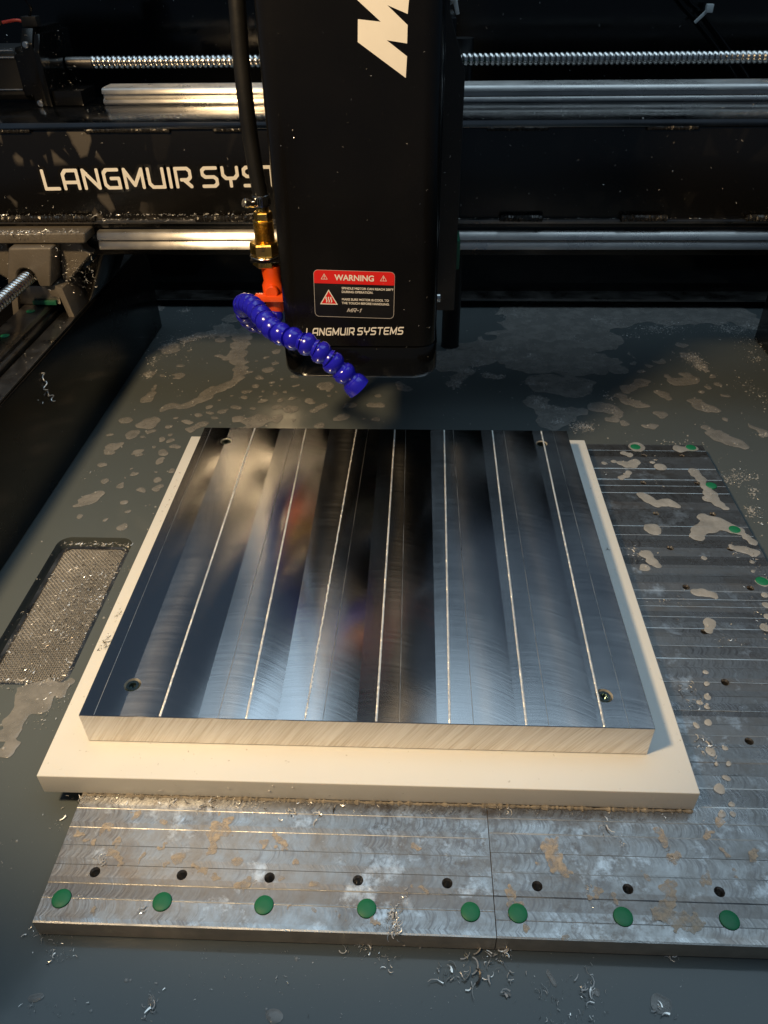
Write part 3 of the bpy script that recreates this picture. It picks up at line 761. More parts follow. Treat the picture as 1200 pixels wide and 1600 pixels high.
va = obj('valve', MB().lathe([(.0052, 0), (.0074, .004), (.0072, .010), (.0082, .014), (.0082, .0235), (.0066, .027), (.0072, .034), (.0080, .0385)], (-.0868, .330, .1350), (-.02, 0, 1), 20), 'orange_plastic', cl)
obj('lever', MB().box(-.1005, -.0780, .3170, .3252, .1488, .1536), 'orange_plastic', va, bev=.0012)
obj('lever_hub', MB().lathe([(.0050, 0), (.0050, .006), (.0042, .007)], (-.0866, .3250, .1560), (0, -1, 0), 18), 'orange_plastic', va)
path = catmull([(-.0868, .330, .1350), (-.0900, .322, .1310), (-.0962, .310, .1330), (-.1010, .293, .1450), (-.0995, .273, .1640), (-.0900, .250, .1745), (-.0790, .228, .1775), (-.0705, .211, .1772), (-.0620, .1985, .1765), (-.0524, .1920, .1758), (-.0428, .1890, .1735), (-.0342, .1870, .1690), (-.0266, .1860, .1625), (-.0201, .1855, .1555), (-.0140, .1850, .1485), (-.0092, .1843, .1428), (-.0045, .1836, .1368)], 10)
seg_l = .0094; acc = 0.; last = path[0]; knots = [path[0]]
for p in path[1:]:
    acc += (p-last).length; last = p
    if acc >= seg_l: knots.append(p); acc = 0.
sp = [(.0046, -.0022), (.0052, 0), (.0066, .0006), (.0074, .0026), (.0072, .0048), (.0062, .0068), (.0054, .0078), (.0058, .0090), (.0064, .0098)]
q = random.Random(5)
for i in range(len(knots)-1):
    d = (knots[i+1]-knots[i]).normalized() + Vector((q.uniform(-.06, .06), q.uniform(-.06, .06), q.uniform(-.06, .06)))
    prof = sp
    if i == len(knots)-2: prof = [(.0046, -.0022), (.0052, 0), (.0070, .0006), (.0078, .0026), (.0080, .0050), (.0080, .0076), (.0072, .0079), (.0050, .0070), (.0048, .0020)]
    obj('hose_segment', MB().lathe(prof, knots[i], d, 22), 'blue_plastic', cl)

# ------------------------------------------------------------------ small fittings around
sd = obj('stand_pipe', MB().lathe([(.0105, 0), (.0100, .0006), (.0098, .30)], (.0650, .5625, .0004), (0, 0, 1), 24), 'black_rubber')
tag(rebase(sd, (.065, .5625, 0)), 'black upright pipe standing in the foam right behind the spindle', 'pipe')
c2 = thing('cable', 'thin black cable slanting down the back wall on the right, with zip tie', 'cable', (.345, .69, .28))
obj('strand', MB().tube(catmull([(.27, .690, .350), (.2984, .690, .3190), (.3135, .690, .3085), (.3460, .690, .2790), (.3810, .690, .2440), (.41, .690, .20)]), .0016, 8), 'black_gloss', c2)
obj('strand', MB().tube(catmull([(.262, .693, .345), (.2920, .693, .3160), (.3070, .693, .3040), (.3390, .693, .2760), (.3730, .693, .2400), (.40, .693, .20)]), .0014, 8), 'black_gloss', c2)
obj('zip_tie_head', MB().box(.3145, .3215, .681, .6865, .3090, .3165), 'zip_tie', c2, bev=.0008)
obj('zip_tie_strap', MB().prism([(.3050, .3015), (.3072, .2995), (.3165, .3085), (.3145, .3110)], front, .683, .6845), 'zip_tie', c2, bev=.0003)
c3 = thing('zip_tie', 'pale zip tie on a thin cable beside the top of the spindle', 'zip tie', (.051, .45, .33))
obj('strap', MB().prism([(.0480, .3400), (.0522, .3400), (.0555, .3262), (.0528, .3255)], front, .449, .4506), 'zip_tie', c3, bev=.0004)
obj('head', MB().box(.0448, .0525, .4465, .4535, .3345, .3420), 'zip_tie', c3, bev=.001)
obj('lead', MB().tube(catmull([(.046, .452, .3315), (.052, .451, .3350), (.060, .452, .3385), (.07, .452, .342)]), .0009, 8), 'zip_tie', c3)

# ------------------------------------------------------------------ foam, puddles, stains
FOAM = [(-0.1713,0.6115,0.0097), (-0.1754,0.6021,0.0106), (-0.1774,0.5815,0.0118), (-0.177,0.5596,0.0123), (-0.1757,0.5385,0.012), (-0.1709,0.5183,0.0098),
(-0.1649,0.5008,0.0079), (-0.1616,0.4875,0.0073), (-0.1629,0.4764,0.0069), (-0.168,0.4672,0.0071), (-0.1733,0.4599,0.0078), (-0.1802,0.4528,0.0084),
(-0.1854,0.4457,0.0087), (-0.1885,0.4371,0.0079), (-0.1932,0.4286,0.0075), (-0.1981,0.4219,0.0068), (-0.2034,0.4169,0.0058), (-0.2085,0.4142,0.0042),
(-0.2146,0.4161,0.0055), (-0.22,0.415,0.0055), (-0.2246,0.4107,0.0048), (-0.2276,0.4068,0.0039), (-0.1972,0.5321,0.0051), (-0.1855,0.5282,0.0072),
(-0.1536,0.4914,0.0031), (-0.1581,0.4921,0.0038), (-0.2475,0.4606,0.0031), (-0.2463,0.4535,0.0037), (-0.2459,0.4431,0.0057), (-0.2472,0.4328,0.0056),
(-0.2487,0.4267,0.0043), (-0.2295,0.4835,0.0066), (-0.2314,0.5049,0.0039), (-0.244,0.4826,0.0031), (-0.2307,0.5462,0.0026), (-0.2313,0.3833,0.0086),
(-0.2391,0.3802,0.0047), (-0.2555,0.3875,0.0055), (-0.1953,0.387,0.0039), (-0.2088,0.3753,0.0028), (-0.2276,0.3675,0.0031), (-0.2431,0.3652,0.0058),
(-0.1806,0.3812,0.0065), (-0.1889,0.3736,0.0056), (-0.2094,0.3929,0.0025), (-0.1886,0.3989,0.0032), (-0.1707,0.3936,0.0032), (-0.1762,0.4038,0.0032),
(-0.1788,0.4157,0.0029), (-0.1658,0.4078,0.0051), (-0.1547,0.4151,0.0045), (-0.1736,0.4279,0.0023), (-0.146,0.3925,0.0066), (-0.1498,0.4473,0.005),
(-0.1498,0.4337,0.0039), (-0.1359,0.4154,0.0032), (-0.1429,0.4604,0.0047), (-0.1411,0.4796,0.0043), (-0.1347,0.4985,0.0073), (-0.1299,0.5129,0.0039),
(-0.1422,0.5287,0.004), (-0.1522,0.5186,0.0025), (-0.1327,0.5432,0.0069), (-0.1266,0.4696,0.0027), (-0.1166,0.477,0.0024), (-0.1327,0.45,0.0027),
(-0.1333,0.4387,0.0016), (-0.1288,0.4313,0.0036), (-0.1186,0.4451,0.003), (-0.1082,0.4476,0.0027), (-0.1116,0.4316,0.0036), (-0.0988,0.4335,0.0036),
(-0.1127,0.4168,0.0042), (-0.0986,0.4138,0.0072), (-0.1125,0.3946,0.0055), (-0.0932,0.3919,0.0031), (-0.0993,0.4621,0.0024), (-0.0913,0.4524,0.0023),
(-0.102,0.4828,0.0041), (-0.1639,0.4385,0.0017), (-0.1252,0.4607,0.0017), (-0.1171,0.4626,0.0017), (-0.2063,0.6111,0.0117), (-0.214,0.5924,0.0096),
(-0.2207,0.5878,0.0067), (-0.1991,0.5949,0.0134), (-0.204,0.5724,0.0075), (-0.2018,0.6377,0.012), (-0.2316,0.5854,0.0095), (-0.2422,0.5741,0.0076),
(-0.2597,0.5543,0.0112), (-0.2556,0.5459,0.0092), (-0.2608,0.4861,0.007), (-0.315,0.683,0.0125), (-0.3023,0.6672,0.0082), (-0.2654,0.6598,0.0061),
(-0.133,0.36,0.0182), (-0.1259,0.3898,0.011), (-0.1316,0.3866,0.0094), (-0.068,0.4608,0.0084), (-0.0806,0.4294,0.0062), (-0.0748,0.4094,0.0041),
(-0.0707,0.4152,0.0045), (-0.0646,0.4185,0.0048), (-0.097,0.4138,0.0067), (-0.0995,0.4325,0.0036), (-0.1115,0.4309,0.0036), (-0.1178,0.4451,0.003),
(-0.1082,0.4476,0.0027), (-0.1111,0.4168,0.0035), (-0.0634,0.4401,0.0023), (-0.0653,0.4504,0.002), (-0.0545,0.4505,0.002), (-0.0399,0.4212,0.0061),
(-0.0166,0.4216,0.0055), (-0.0101,0.4207,0.0054), (-0.0459,0.3964,0.007), (-0.0246,0.3946,0.0025), (-0.0137,0.3942,0.0044), (0.0149,0.4593,0.0083),
(0.0081,0.468,0.0054), (0.0183,0.4558,0.0056), (-0.0102,0.441,0.0036), (-0.0655,0.3817,0.0046), (-0.1116,0.3937,0.006), (0.2632,0.4752,0.0077),
(0.2547,0.4717,0.0077), (0.2445,0.4601,0.0084), (0.2338,0.4456,0.0068), (0.2401,0.4333,0.0074), (0.248,0.4289,0.0067), (0.2549,0.4269,0.0038),
(0.2914,0.4891,0.0038), (0.2945,0.4773,0.0077), (0.3034,0.4758,0.0085), (0.3138,0.4911,0.0063), (0.314,0.481,0.0078), (0.3221,0.4821,0.004),
(0.2749,0.4542,0.0045), (0.2778,0.4479,0.0057), (0.2827,0.4408,0.0051), (0.2639,0.4098,0.0049), (0.2664,0.4055,0.0043), (0.3035,0.438,0.0051),
(0.3086,0.4329,0.0066), (0.3097,0.4239,0.0088), (0.3169,0.4189,0.0087), (0.3222,0.4173,0.0044), (0.3165,0.4548,0.0038), (0.3386,0.4489,0.0036),
(0.3431,0.4464,0.0033), (0.3401,0.473,0.0046), (0.3266,0.4663,0.0038), (0.3399,0.4898,0.0039), (0.2991,0.3856,0.0037), (0.3031,0.3824,0.0039),
(0.3067,0.3716,0.0083), (0.3106,0.3664,0.0096), (0.3163,0.3587,0.0082), (0.3214,0.3536,0.0065), (0.3257,0.3486,0.0038), (0.3449,0.385,0.0039),
(0.3482,0.3804,0.0047), (0.3527,0.3738,0.0055), (0.3223,0.3994,0.0036), (0.2216,0.415,0.008), (0.2155,0.3989,0.0055), (0.2242,0.4063,0.0055),
(0.2255,0.392,0.0046), (0.2052,0.4206,0.0088), (0.189,0.4115,0.0073), (0.2143,0.4223,0.0088), (0.2455,0.3868,0.0034), (0.2513,0.3875,0.0048),
(0.2543,0.3884,0.0034), (0.2577,0.6563,0.0274), (0.2953,0.6613,0.033), (0.3332,0.6524,0.0326), (0.3749,0.6528,0.0326), (0.4126,0.6577,0.0272),
(0.4268,0.6307,0.0195), (0.2343,0.5697,0.0204), (0.2323,0.5237,0.0179), (0.2441,0.5023,0.0111), (0.2211,0.4985,0.0095), (0.3281,0.5669,0.0061),
(0.3251,0.5436,0.0049), (0.3262,0.5361,0.0074), (0.3307,0.5287,0.0089), (0.3329,0.5142,0.008), (0.3362,0.5036,0.0038), (0.2677,0.5447,0.0066),
(0.2689,0.5353,0.0049), (0.2636,0.5187,0.0042), (0.2671,0.4991,0.0041), (0.2928,0.5264,0.0081), (0.2796,0.5117,0.0042), (0.1779,0.6463,0.0547),
(0.2212,0.6331,0.0449), (0.2598,0.6471,0.0363), (0.134,0.5685,0.0393), (0.0897,0.5406,0.0301), (0.0607,0.5214,0.0247), (0.1555,0.5338,0.0396),
(0.195,0.5232,0.0359), (0.1635,0.4704,0.0217), (0.1858,0.4641,0.0231), (0.2023,0.471,0.0124), (0.148,0.4318,0.0134), (0.1571,0.411,0.0146),
(0.1712,0.4083,0.0145), (0.1572,0.3909,0.0143), (0.0707,0.4842,0.0079), (0.0654,0.4689,0.0086), (0.0792,0.4965,0.0096), (0.1042,0.4881,0.0079),
(0.1165,0.4831,0.0063), (0.2042,0.5815,0.043), (0.2385,0.5819,0.0257), (-0.214,0.0538,0.0079), (-0.2055,0.0556,0.0079), (-0.197,0.0574,0.0055),
(-0.1925,0.0552,0.0033), (-0.1924,0.0613,0.0037), (-0.1902,0.0653,0.0031), (-0.2126,0.0406,0.0065), (-0.2076,0.0458,0.0077), (-0.202,0.0467,0.0054),
(-0.2149,0.0334,0.0058), (-0.2128,0.0244,0.0049), (-0.2087,0.0152,0.0048), (-0.2095,0.0106,0.0045), (-0.2123,0.0092,0.0039), (-0.2179,0.0216,0.0034),
(-0.2319,0.3824,0.0094), (-0.2434,0.3608,0.0064), (-0.2416,0.3652,0.0046), (-0.2515,0.3408,0.0069), (-0.2547,0.3298,0.0052), (-0.2563,0.3875,0.0055),
(-0.2106,0.3534,0.0036), (-0.2002,0.3516,0.0039), (-0.2048,0.3294,0.0053), (-0.2037,0.3175,0.0044), (-0.2163,0.3387,0.0027), (-0.2278,0.3311,0.0035),
(-0.2241,0.3256,0.0029), (-0.2276,0.3675,0.0031), (-0.2312,0.3576,0.0024), (-0.2086,0.3747,0.0028), (-0.2044,0.3615,0.0027), (-0.1953,0.387,0.0038),
(-0.1895,0.373,0.0053), (-0.1804,0.3806,0.0053), (-0.1882,0.3986,0.0035), (-0.176,0.4029,0.0029), (-0.146,0.3925,0.0063), (-0.1657,0.4072,0.0048),
(-0.1923,0.3414,0.0039), (-0.1962,0.3391,0.0033), (-0.1899,0.3011,0.0034), (-0.2025,0.3001,0.0017), (-0.2204,0.2954,0.0028), (-0.2241,0.3029,0.002),
(-0.199,0.2865,0.0036), (-0.1947,0.2748,0.0044), (-0.2258,0.2787,0.0031), (-0.2148,0.2546,0.003), (-0.2105,0.2409,0.0029), (-0.1917,0.2519,0.0013),
(-0.2067,0.272,0.0033), (-0.2528,0.3087,0.0052), (-0.243,0.2839,0.0034), (-0.2414,0.265,0.0055), (-0.2457,0.2614,0.0061), (-0.2492,0.2556,0.0054),
(-0.2522,0.2488,0.004), (-0.2459,0.2316,0.0039), (-0.2249,0.2299,0.0021), (-0.2085,0.2198,0.0044), (-0.2636,0.359,0.0034), (-0.189,0.2307,0.001),
(-0.227,0.2891,0.0014), (0.1372,-0.108,0.0045), (0.0895,-0.1006,0.0018), (0.108,-0.1054,0.002), (-0.1418,-0.1161,0.0021), (-0.0897,-0.1137,0.0018),
(-0.0347,-0.1167,0.0038)]
GAPS = [(0.1005,0.6364,0.0182), (0.1281,0.6412,0.01), (0.0844,0.6053,0.0106), (0.0966,0.6012,0.0141), (0.113,0.5846,0.0078), (0.2203,0.4679,0.0077),
(0.1623,0.4275,0.0051), (0.172,0.4231,0.005), (0.1868,0.4233,0.005), (0.2034,0.4343,0.0066), (0.2192,0.4391,0.0069), (0.246,0.5426,0.0099),
(0.2822,0.543,0.0182), (0.2956,0.5508,0.015), (0.3255,0.5953,0.0173), (0.3096,0.5868,0.012), (0.2766,0.5623,0.0135), (0.2328,0.4781,0.0124),
(0.2225,0.4647,0.0092), (0.2429,0.4816,0.0109), (0.2516,0.5389,0.0066), (0.2544,0.506,0), (0.352,0.604,0.0156), (0.372,0.6127,0.014),
(0.337,0.5871,0.012), (-0.2275,0.0512,0.0078), (-0.2243,0.0439,0.0054)]
PUDDLES = [(0.2215,0.3286,0.0076), (0.2573,0.3263,0.0052), (0.2624,0.3257,0.0039), (0.2693,0.3275,0.0059), (0.2083,0.3186,0.0032), (0.2127,0.3151,0.0036),
(0.2148,0.3045,0.0048), (0.2113,0.2999,0.0051), (0.2066,0.2986,0.0038), (0.2029,0.302,0.0032), (0.1971,0.3047,0.0026), (0.2054,0.2873,0.0031),
(0.2019,0.2828,0.003), (0.1985,0.2799,0.0032), (0.1876,0.3017,0.0028), (0.2349,0.2964,0.0053), (0.2599,0.2918,0.0042), (0.2608,0.2862,0.0045),
(0.2629,0.2786,0.0049), (0.2643,0.269,0.0048), (0.2645,0.2596,0.0057), (0.2644,0.2514,0.005), (0.2669,0.2445,0.0042), (0.27,0.2396,0.0035),
(0.2589,0.2509,0.0033), (0.2101,0.2543,0.0048), (0.2133,0.2503,0.005), (0.2179,0.2448,0.0052), (0.2253,0.2462,0.0052), (0.2297,0.2451,0.0052),
(0.2336,0.2424,0.0028), (0.2071,0.2114,0.007), (0.2509,0.2258,0.0055), (0.2566,0.2221,0.0074), (0.2619,0.2176,0.0068), (0.242,0.2108,0.0063),
(0.2376,0.2035,0.0053), (0.2498,0.2146,0.0079), (0.2672,0.2131,0.0056), (0.2714,0.2105,0.0045), (0.1954,0.1818,0.0046), (0.1979,0.1743,0.0036),
(0.1999,0.1695,0.003), (0.191,0.1677,0.0038), (0.2592,0.1917,0.0028), (0.2641,0.1901,0.0033), (0.269,0.1886,0.0043), (0.2733,0.1853,0.0043),
(0.2693,0.1752,0.0021), (0.2664,0.1655,0.0015), (0.2751,0.2034,0.0038), (0.2777,0.1982,0.0037), (0.2686,0.1538,0.0054), (0.265,0.141,0.0028),
(0.2628,0.1307,0.0032), (0.22,0.1421,0.0037), (0.2249,0.1414,0.0043), (0.2303,0.1394,0.0036), (0.2356,0.1785,0.0021), (0.23,0.3044,0.0023),
(0.2202,0.1125,0.0047), (0.2176,0.1068,0.0034), (0.2057,0.0704,0.0019), (0.2029,0.0617,0.0018), (0.1949,0.0469,0.0019), (0.1979,0.044,0.0015),
(0.1947,0.0338,0.0024), (0.188,0.0312,0.0019), (0.1916,0.0135,0.0027), (0.1919,0.0058,0.0014), (0.1984,0.0053,0.0015), (0.1947,-0.0029,0.0019),
(0.1885,-0.0097,0.0033), (0.1924,-0.0188,0.0017), (0.1856,-0.0237,0.002), (0.1914,-0.0243,0.0017), (0.199,0.0155,0.0015), (0.2554,0.1097,0.0034),
(0.26,0.1199,0.0027), (0.2011,0.0517,0.0021)]
STAINS = [(-0.1311,-0.0423,0.0028), (-0.1423,-0.0442,0.0015), (-0.1363,-0.0481,0.0018), (-0.1228,-0.0481,0.0019), (-0.1229,-0.0554,0.0027),
(-0.1203,-0.0561,0.0021), (-0.1177,-0.0577,0.0011), (-0.1157,-0.0592,0.0011), (-0.1076,-0.0553,0.0019), (-0.1082,-0.057,0.0017),
(-0.0902,-0.0562,0.0027), (-0.088,-0.0555,0.0022), (-0.095,-0.0595,0.002), (-0.0726,-0.0319,0.0015), (-0.0687,-0.0345,0.002),
(-0.0732,-0.0386,0.0031), (-0.0687,-0.0406,0.0033), (-0.0746,-0.0434,0.0029), (-0.0731,-0.0467,0.0024), (-0.074,-0.0518,0.0027),
(-0.0718,-0.0509,0.0019), (-0.0607,-0.0563,0.0021), (-0.0582,-0.055,0.0017), (-0.0745,-0.0619,0.0022), (-0.0788,-0.0605,0.0017),
(-0.0691,-0.0653,0.0019), (-0.0552,-0.0687,0.0023), (-0.0562,-0.0672,0.002), (-0.1027,-0.0368,0.0021), (-0.0988,-0.0494,0.0013),
(-0.1226,-0.0823,0.0017), (-0.1179,-0.0334,0.002), (-0.0427,-0.0415,0.0015), (-0.0479,-0.0472,0.0024), (-0.0415,-0.0445,0.0018),
(-0.039,-0.0474,0.0019), (-0.0369,-0.0506,0.0013), (-0.0321,-0.057,0.0019), (-0.021,-0.0677,0.0021), (0.0282,-0.047,0.0027), (0.0274,-0.0661,0.0015),
(0.0321,-0.0668,0.0015), (-0.0187,-0.0788,0.0015), (-0.0068,-0.0817,0.0015), (0.0091,-0.0812,0.0021), (-0.0301,-0.0779,0.0012),
(-0.0531,-0.0671,0.002), (-0.0478,-0.067,0.0014), (-0.0376,-0.0651,0.0019), (0.0935,-0.0445,0.0033), (0.0951,-0.049,0.0042), (0.0977,-0.0535,0.0041),
(0.1005,-0.0567,0.0024), (0.0983,-0.0414,0.0025), (0.1486,-0.0628,0.0038), (0.1486,-0.067,0.0038), (0.1444,-0.0733,0.0041), (0.14,-0.0765,0.0035),
(0.1487,-0.0782,0.0037), (0.1548,-0.078,0.0041), (0.1669,-0.0579,0.0028), (0.1393,-0.0577,0.0021), (0.1547,-0.0477,0.0028), (0.1526,-0.0391,0.0033),
(0.1515,-0.0344,0.0027), (0.1744,-0.0361,0.0025), (0.1827,-0.0292,0.0025), (0.1932,-0.046,0.0033), (0.1813,-0.0458,0.002), (0.0739,-0.0694,0.0034),
(0.0722,-0.0756,0.0027), (0.1134,-0.065,0.0028), (0.1116,-0.0692,0.0021), (0.1219,-0.0699,0.0021), (0.1818,-0.0542,0.0015), (0.0875,-0.0527,0.0011),
(0.0795,-0.0844,0.0016), (0.0964,-0.0868,0.0016)]
fo = obj('foam', blobs(FOAM, GAPS, .0013, .0055, 95., .0004, .0003, 11), 'foam', kind='stuff')
fo['label'] = 'pale foam film floating in patches on the grey coolant'
pu = obj('puddles', blobs(PUDDLES, None, .0009, .0022, 140., ZF+.00035, .0003, 21, .0011), 'puddle', kind='stuff')
pu['label'] = 'whitish foam puddles on the right fixture plate'
stn = obj('stains', blobs(STAINS, None, .0007, .0042, 330., ZF+.00032, .0001, 31, .0009), 'stain', kind='stuff')
stn['label'] = 'tan dried coolant stains on the front of the fixture plates'

# bubbles: small domes in the foam
rb = random.Random(12)
def dome(mb, x, y, z, r):
    vs = [(x, y, z+r*.8)]; fs = []
    for ring, (rr_, zz_) in enumerate(((.62, .58), (1., 0.))):
        for k in range(6):
            w = PI*k/3+ring*.5; vs.append((x+rr_*r*math.cos(w), y+rr_*r*math.sin(w), z+zz_*r))
    for k in range(6):
        fs.append((0, 1+k, 1+(k+1) % 6)); fs.append((1+k, 7+k, 7+(k+1) % 6, 1+(k+1) % 6))
    mb.add(vs, fs)
CLUST = [(-0.2612, 0.5586, 0.0117, 0.0146, 160), (-0.2447, 0.5763, 0.0064, 0.0064, 60), (-0.227, 0.5819, 0.0073, 0.0054, 60), (-0.2156, 0.5892,
0.0046, 0.0055, 50), (-0.206, 0.6097, 0.0056, 0.0057, 50), (-0.266, 0.517, 0.0035, 0.0077, 60), (-0.2616, 0.4816, 0.0033, 0.0045, 70), (-0.3136,
0.6766, 0.006, 0.0077, 60), (-0.2655, 0.6603, 0.0039, 0.0049, 30), (0.1484, 0.6519, 0.0104, 0.0048, 120), (0.0928, 0.514, 0.0059, 0.0056, 80),
(0.0682, 0.4718, 0.0048, 0.0069, 120), (0.0816, 0.4985, 0.0041, 0.0036, 60), (0.1029, 0.4883, 0.0033, 0.0036, 50), (0.1148, 0.4841, 0.0033, 0.0035,
50), (0.1279, 0.5549, 0.0061, 0.004, 70), (0.1285, 0.5223, 0.0067, 0.0038, 80), (0.1543, 0.5338, 0.0059, 0.0039, 90), (0.1487, 0.4687, 0.0048, 0.0043,
80), (0.148, 0.4358, 0.0046, 0.0064, 120), (0.154, 0.4228, 0.0038, 0.0031, 60), (0.1689, 0.4166, 0.0038, 0.0023, 40), (0.1585, 0.6363, 0.0093, 0.0047,
40), (0.2078, 0.5815, 0.0071, 0.0042, 60), (0.2224, 0.5396, 0.0034, 0.0039, 30), (0.2119, 0.5079, 0.0033, 0.0046, 30), (0.2476, 0.6372, 0.0093,
0.0094, 120), (0.265, 0.6278, 0.0092, 0.0069, 100), (0.3063, 0.6096, 0.0099, 0.0067, 160), (0.3312, 0.6191, 0.0073, 0.0068, 120), (0.276, 0.5912,
0.0071, 0.0054, 60), (0.3961, 0.6105, 0.0107, 0.0078, 260), (0.4204, 0.6163, 0.0063, 0.0067, 140), (0.33, 0.5297, 0.0058, 0.0086, 240), (0.3332,
0.5096, 0.0033, 0.0046, 60), (0.1821, 0.3825, 0.0051, 0.005, 160), (0.1911, 0.3827, 0.0029, 0.0043, 90), (0.1622, 0.3917, 0.0029, 0.0029, 40),
(0.2212, 0.4436, 0.0031, 0.0065, 40), (0.2068, 0.464, 0.002, 0.0051, 20), (0.2703, 0.3534, 0.0091, 0.0053, 50), (0.2957, 0.2974, 0.0065, 0.0058, 90),
(0.3109, 0.3025, 0.0046, 0.0047, 60), (0.3082, 0.2789, 0.0032, 0.0045, 40), (0.299, 0.2521, 0.0031, 0.0052, 60), (0.2187, 0.4149, 0.0038, 0.0031, 30),
(0.2423, 0.4373, 0.0023, 0.0024, 14), (0.313, 0.4191, 0.0037, 0.0031, 16), (0.3488, 0.3716, 0.0042, 0.0041, 30), (0.3993, 0.5338, 0.0058, 0.0097, 40),
(0.3752, 0.4461, 0.0046, 0.0164, 60), (0.3652, 0.4734, 0.0079, 0.0173, 40)]
bub = MB()
def cluster(cx, cy, sx, sy, n, z, r0=.0003, r1=.0012, sink=bub):
    for _ in range(n):
        x, y = rb.gauss(cx, sx), rb.gauss(cy, sy)
        if -.28 < x < .455 and -.3 < y < .685: dome(sink, x, y, z, r0+(r1-r0)*rb.random()**3)
for cx, cy, sx, sy, n in CLUST: cluster(cx, cy, sx, sy, n, .0007)

for _ in range(900):   # stray bubbles over the whole surface
    x, y = rb.uniform(-.27, .41), rb.uniform(-.24, .68)
    dome(bub, x, y, .0003, .0003+.0009*rb.random()**4)
for x, y, r in FOAM:   # a few on each foam patch
    for _ in range(int(1+r*90)):
        if rb.random() < .6: dome(bub, x+rb.gauss(0, r*.5), y+rb.gauss(0, r*.5), .0009, .0003+.0011*rb.random()**3)
for x, y, r in PUDDLES:
    for _ in range(2):
        if rb.random() < .5: dome(bub, x+rb.gauss(0, r*.5), y+rb.gauss(0, r*.5), ZF+.0008, .0003+.0009*rb.random()**3)
bo_ = obj('bubbles', bub, 'bubble', kind='stuff')
bo_['label'] = 'tiny bubbles gathered in the foam and along the tray'

# swarf: curled and flat chips
rs = random.Random(44)
def curl(mb, p, size, n=(0, 0, 1)):
    """a short curled ribbon of metal"""
    nrm = Vector(n); a = nrm.orthogonal().normalized(); b = nrm.cross(a)
    w = rs.uniform(0, 2*PI); e1 = a*math.cos(w)+b*math.sin(w); e2 = b*math.cos(w)-a*math.sin(w)
    m = rs.choice((3, 4, 6, 8)); R = size*rs.uniform(.25, .6); turn = rs.uniform(.4, 3.0); wd = size*rs.uniform(.10, .26); rise = size*rs.uniform(.0, .6); tl = rs.uniform(-.9, .9)
    vs = []; fs = []
    for k in range(m+1):
        t = turn*k/m
        c = Vector(p)+e1*(R*math.cos(t)-R)+e2*(R*math.sin(t)+rise*k/m)+nrm*(size*.12+R*.35*(1-math.cos(t))*abs(tl))
        v = (nrm*(1-abs(tl))+(e1*math.cos(t)+e2*math.sin(t))*tl).normalized()*wd*(1-.5*k/m)
        vs += [c-v*.5, c+v*.5]
    for k in range(m): fs.append((2*k, 2*k+1, 2*k+3, 2*k+2))
    mb.add(vs, fs)
ch = MB(); chd = MB()
def spread(x, y, sx, sy, n, z, s0, s1, dark=.2):
    for _ in range(n):
        curl(chd if rs.random() < dark else ch, (rs.gauss(x, sx), rs.gauss(y, sy), z), s0+(s1-s0)*rs.random()**2.5)
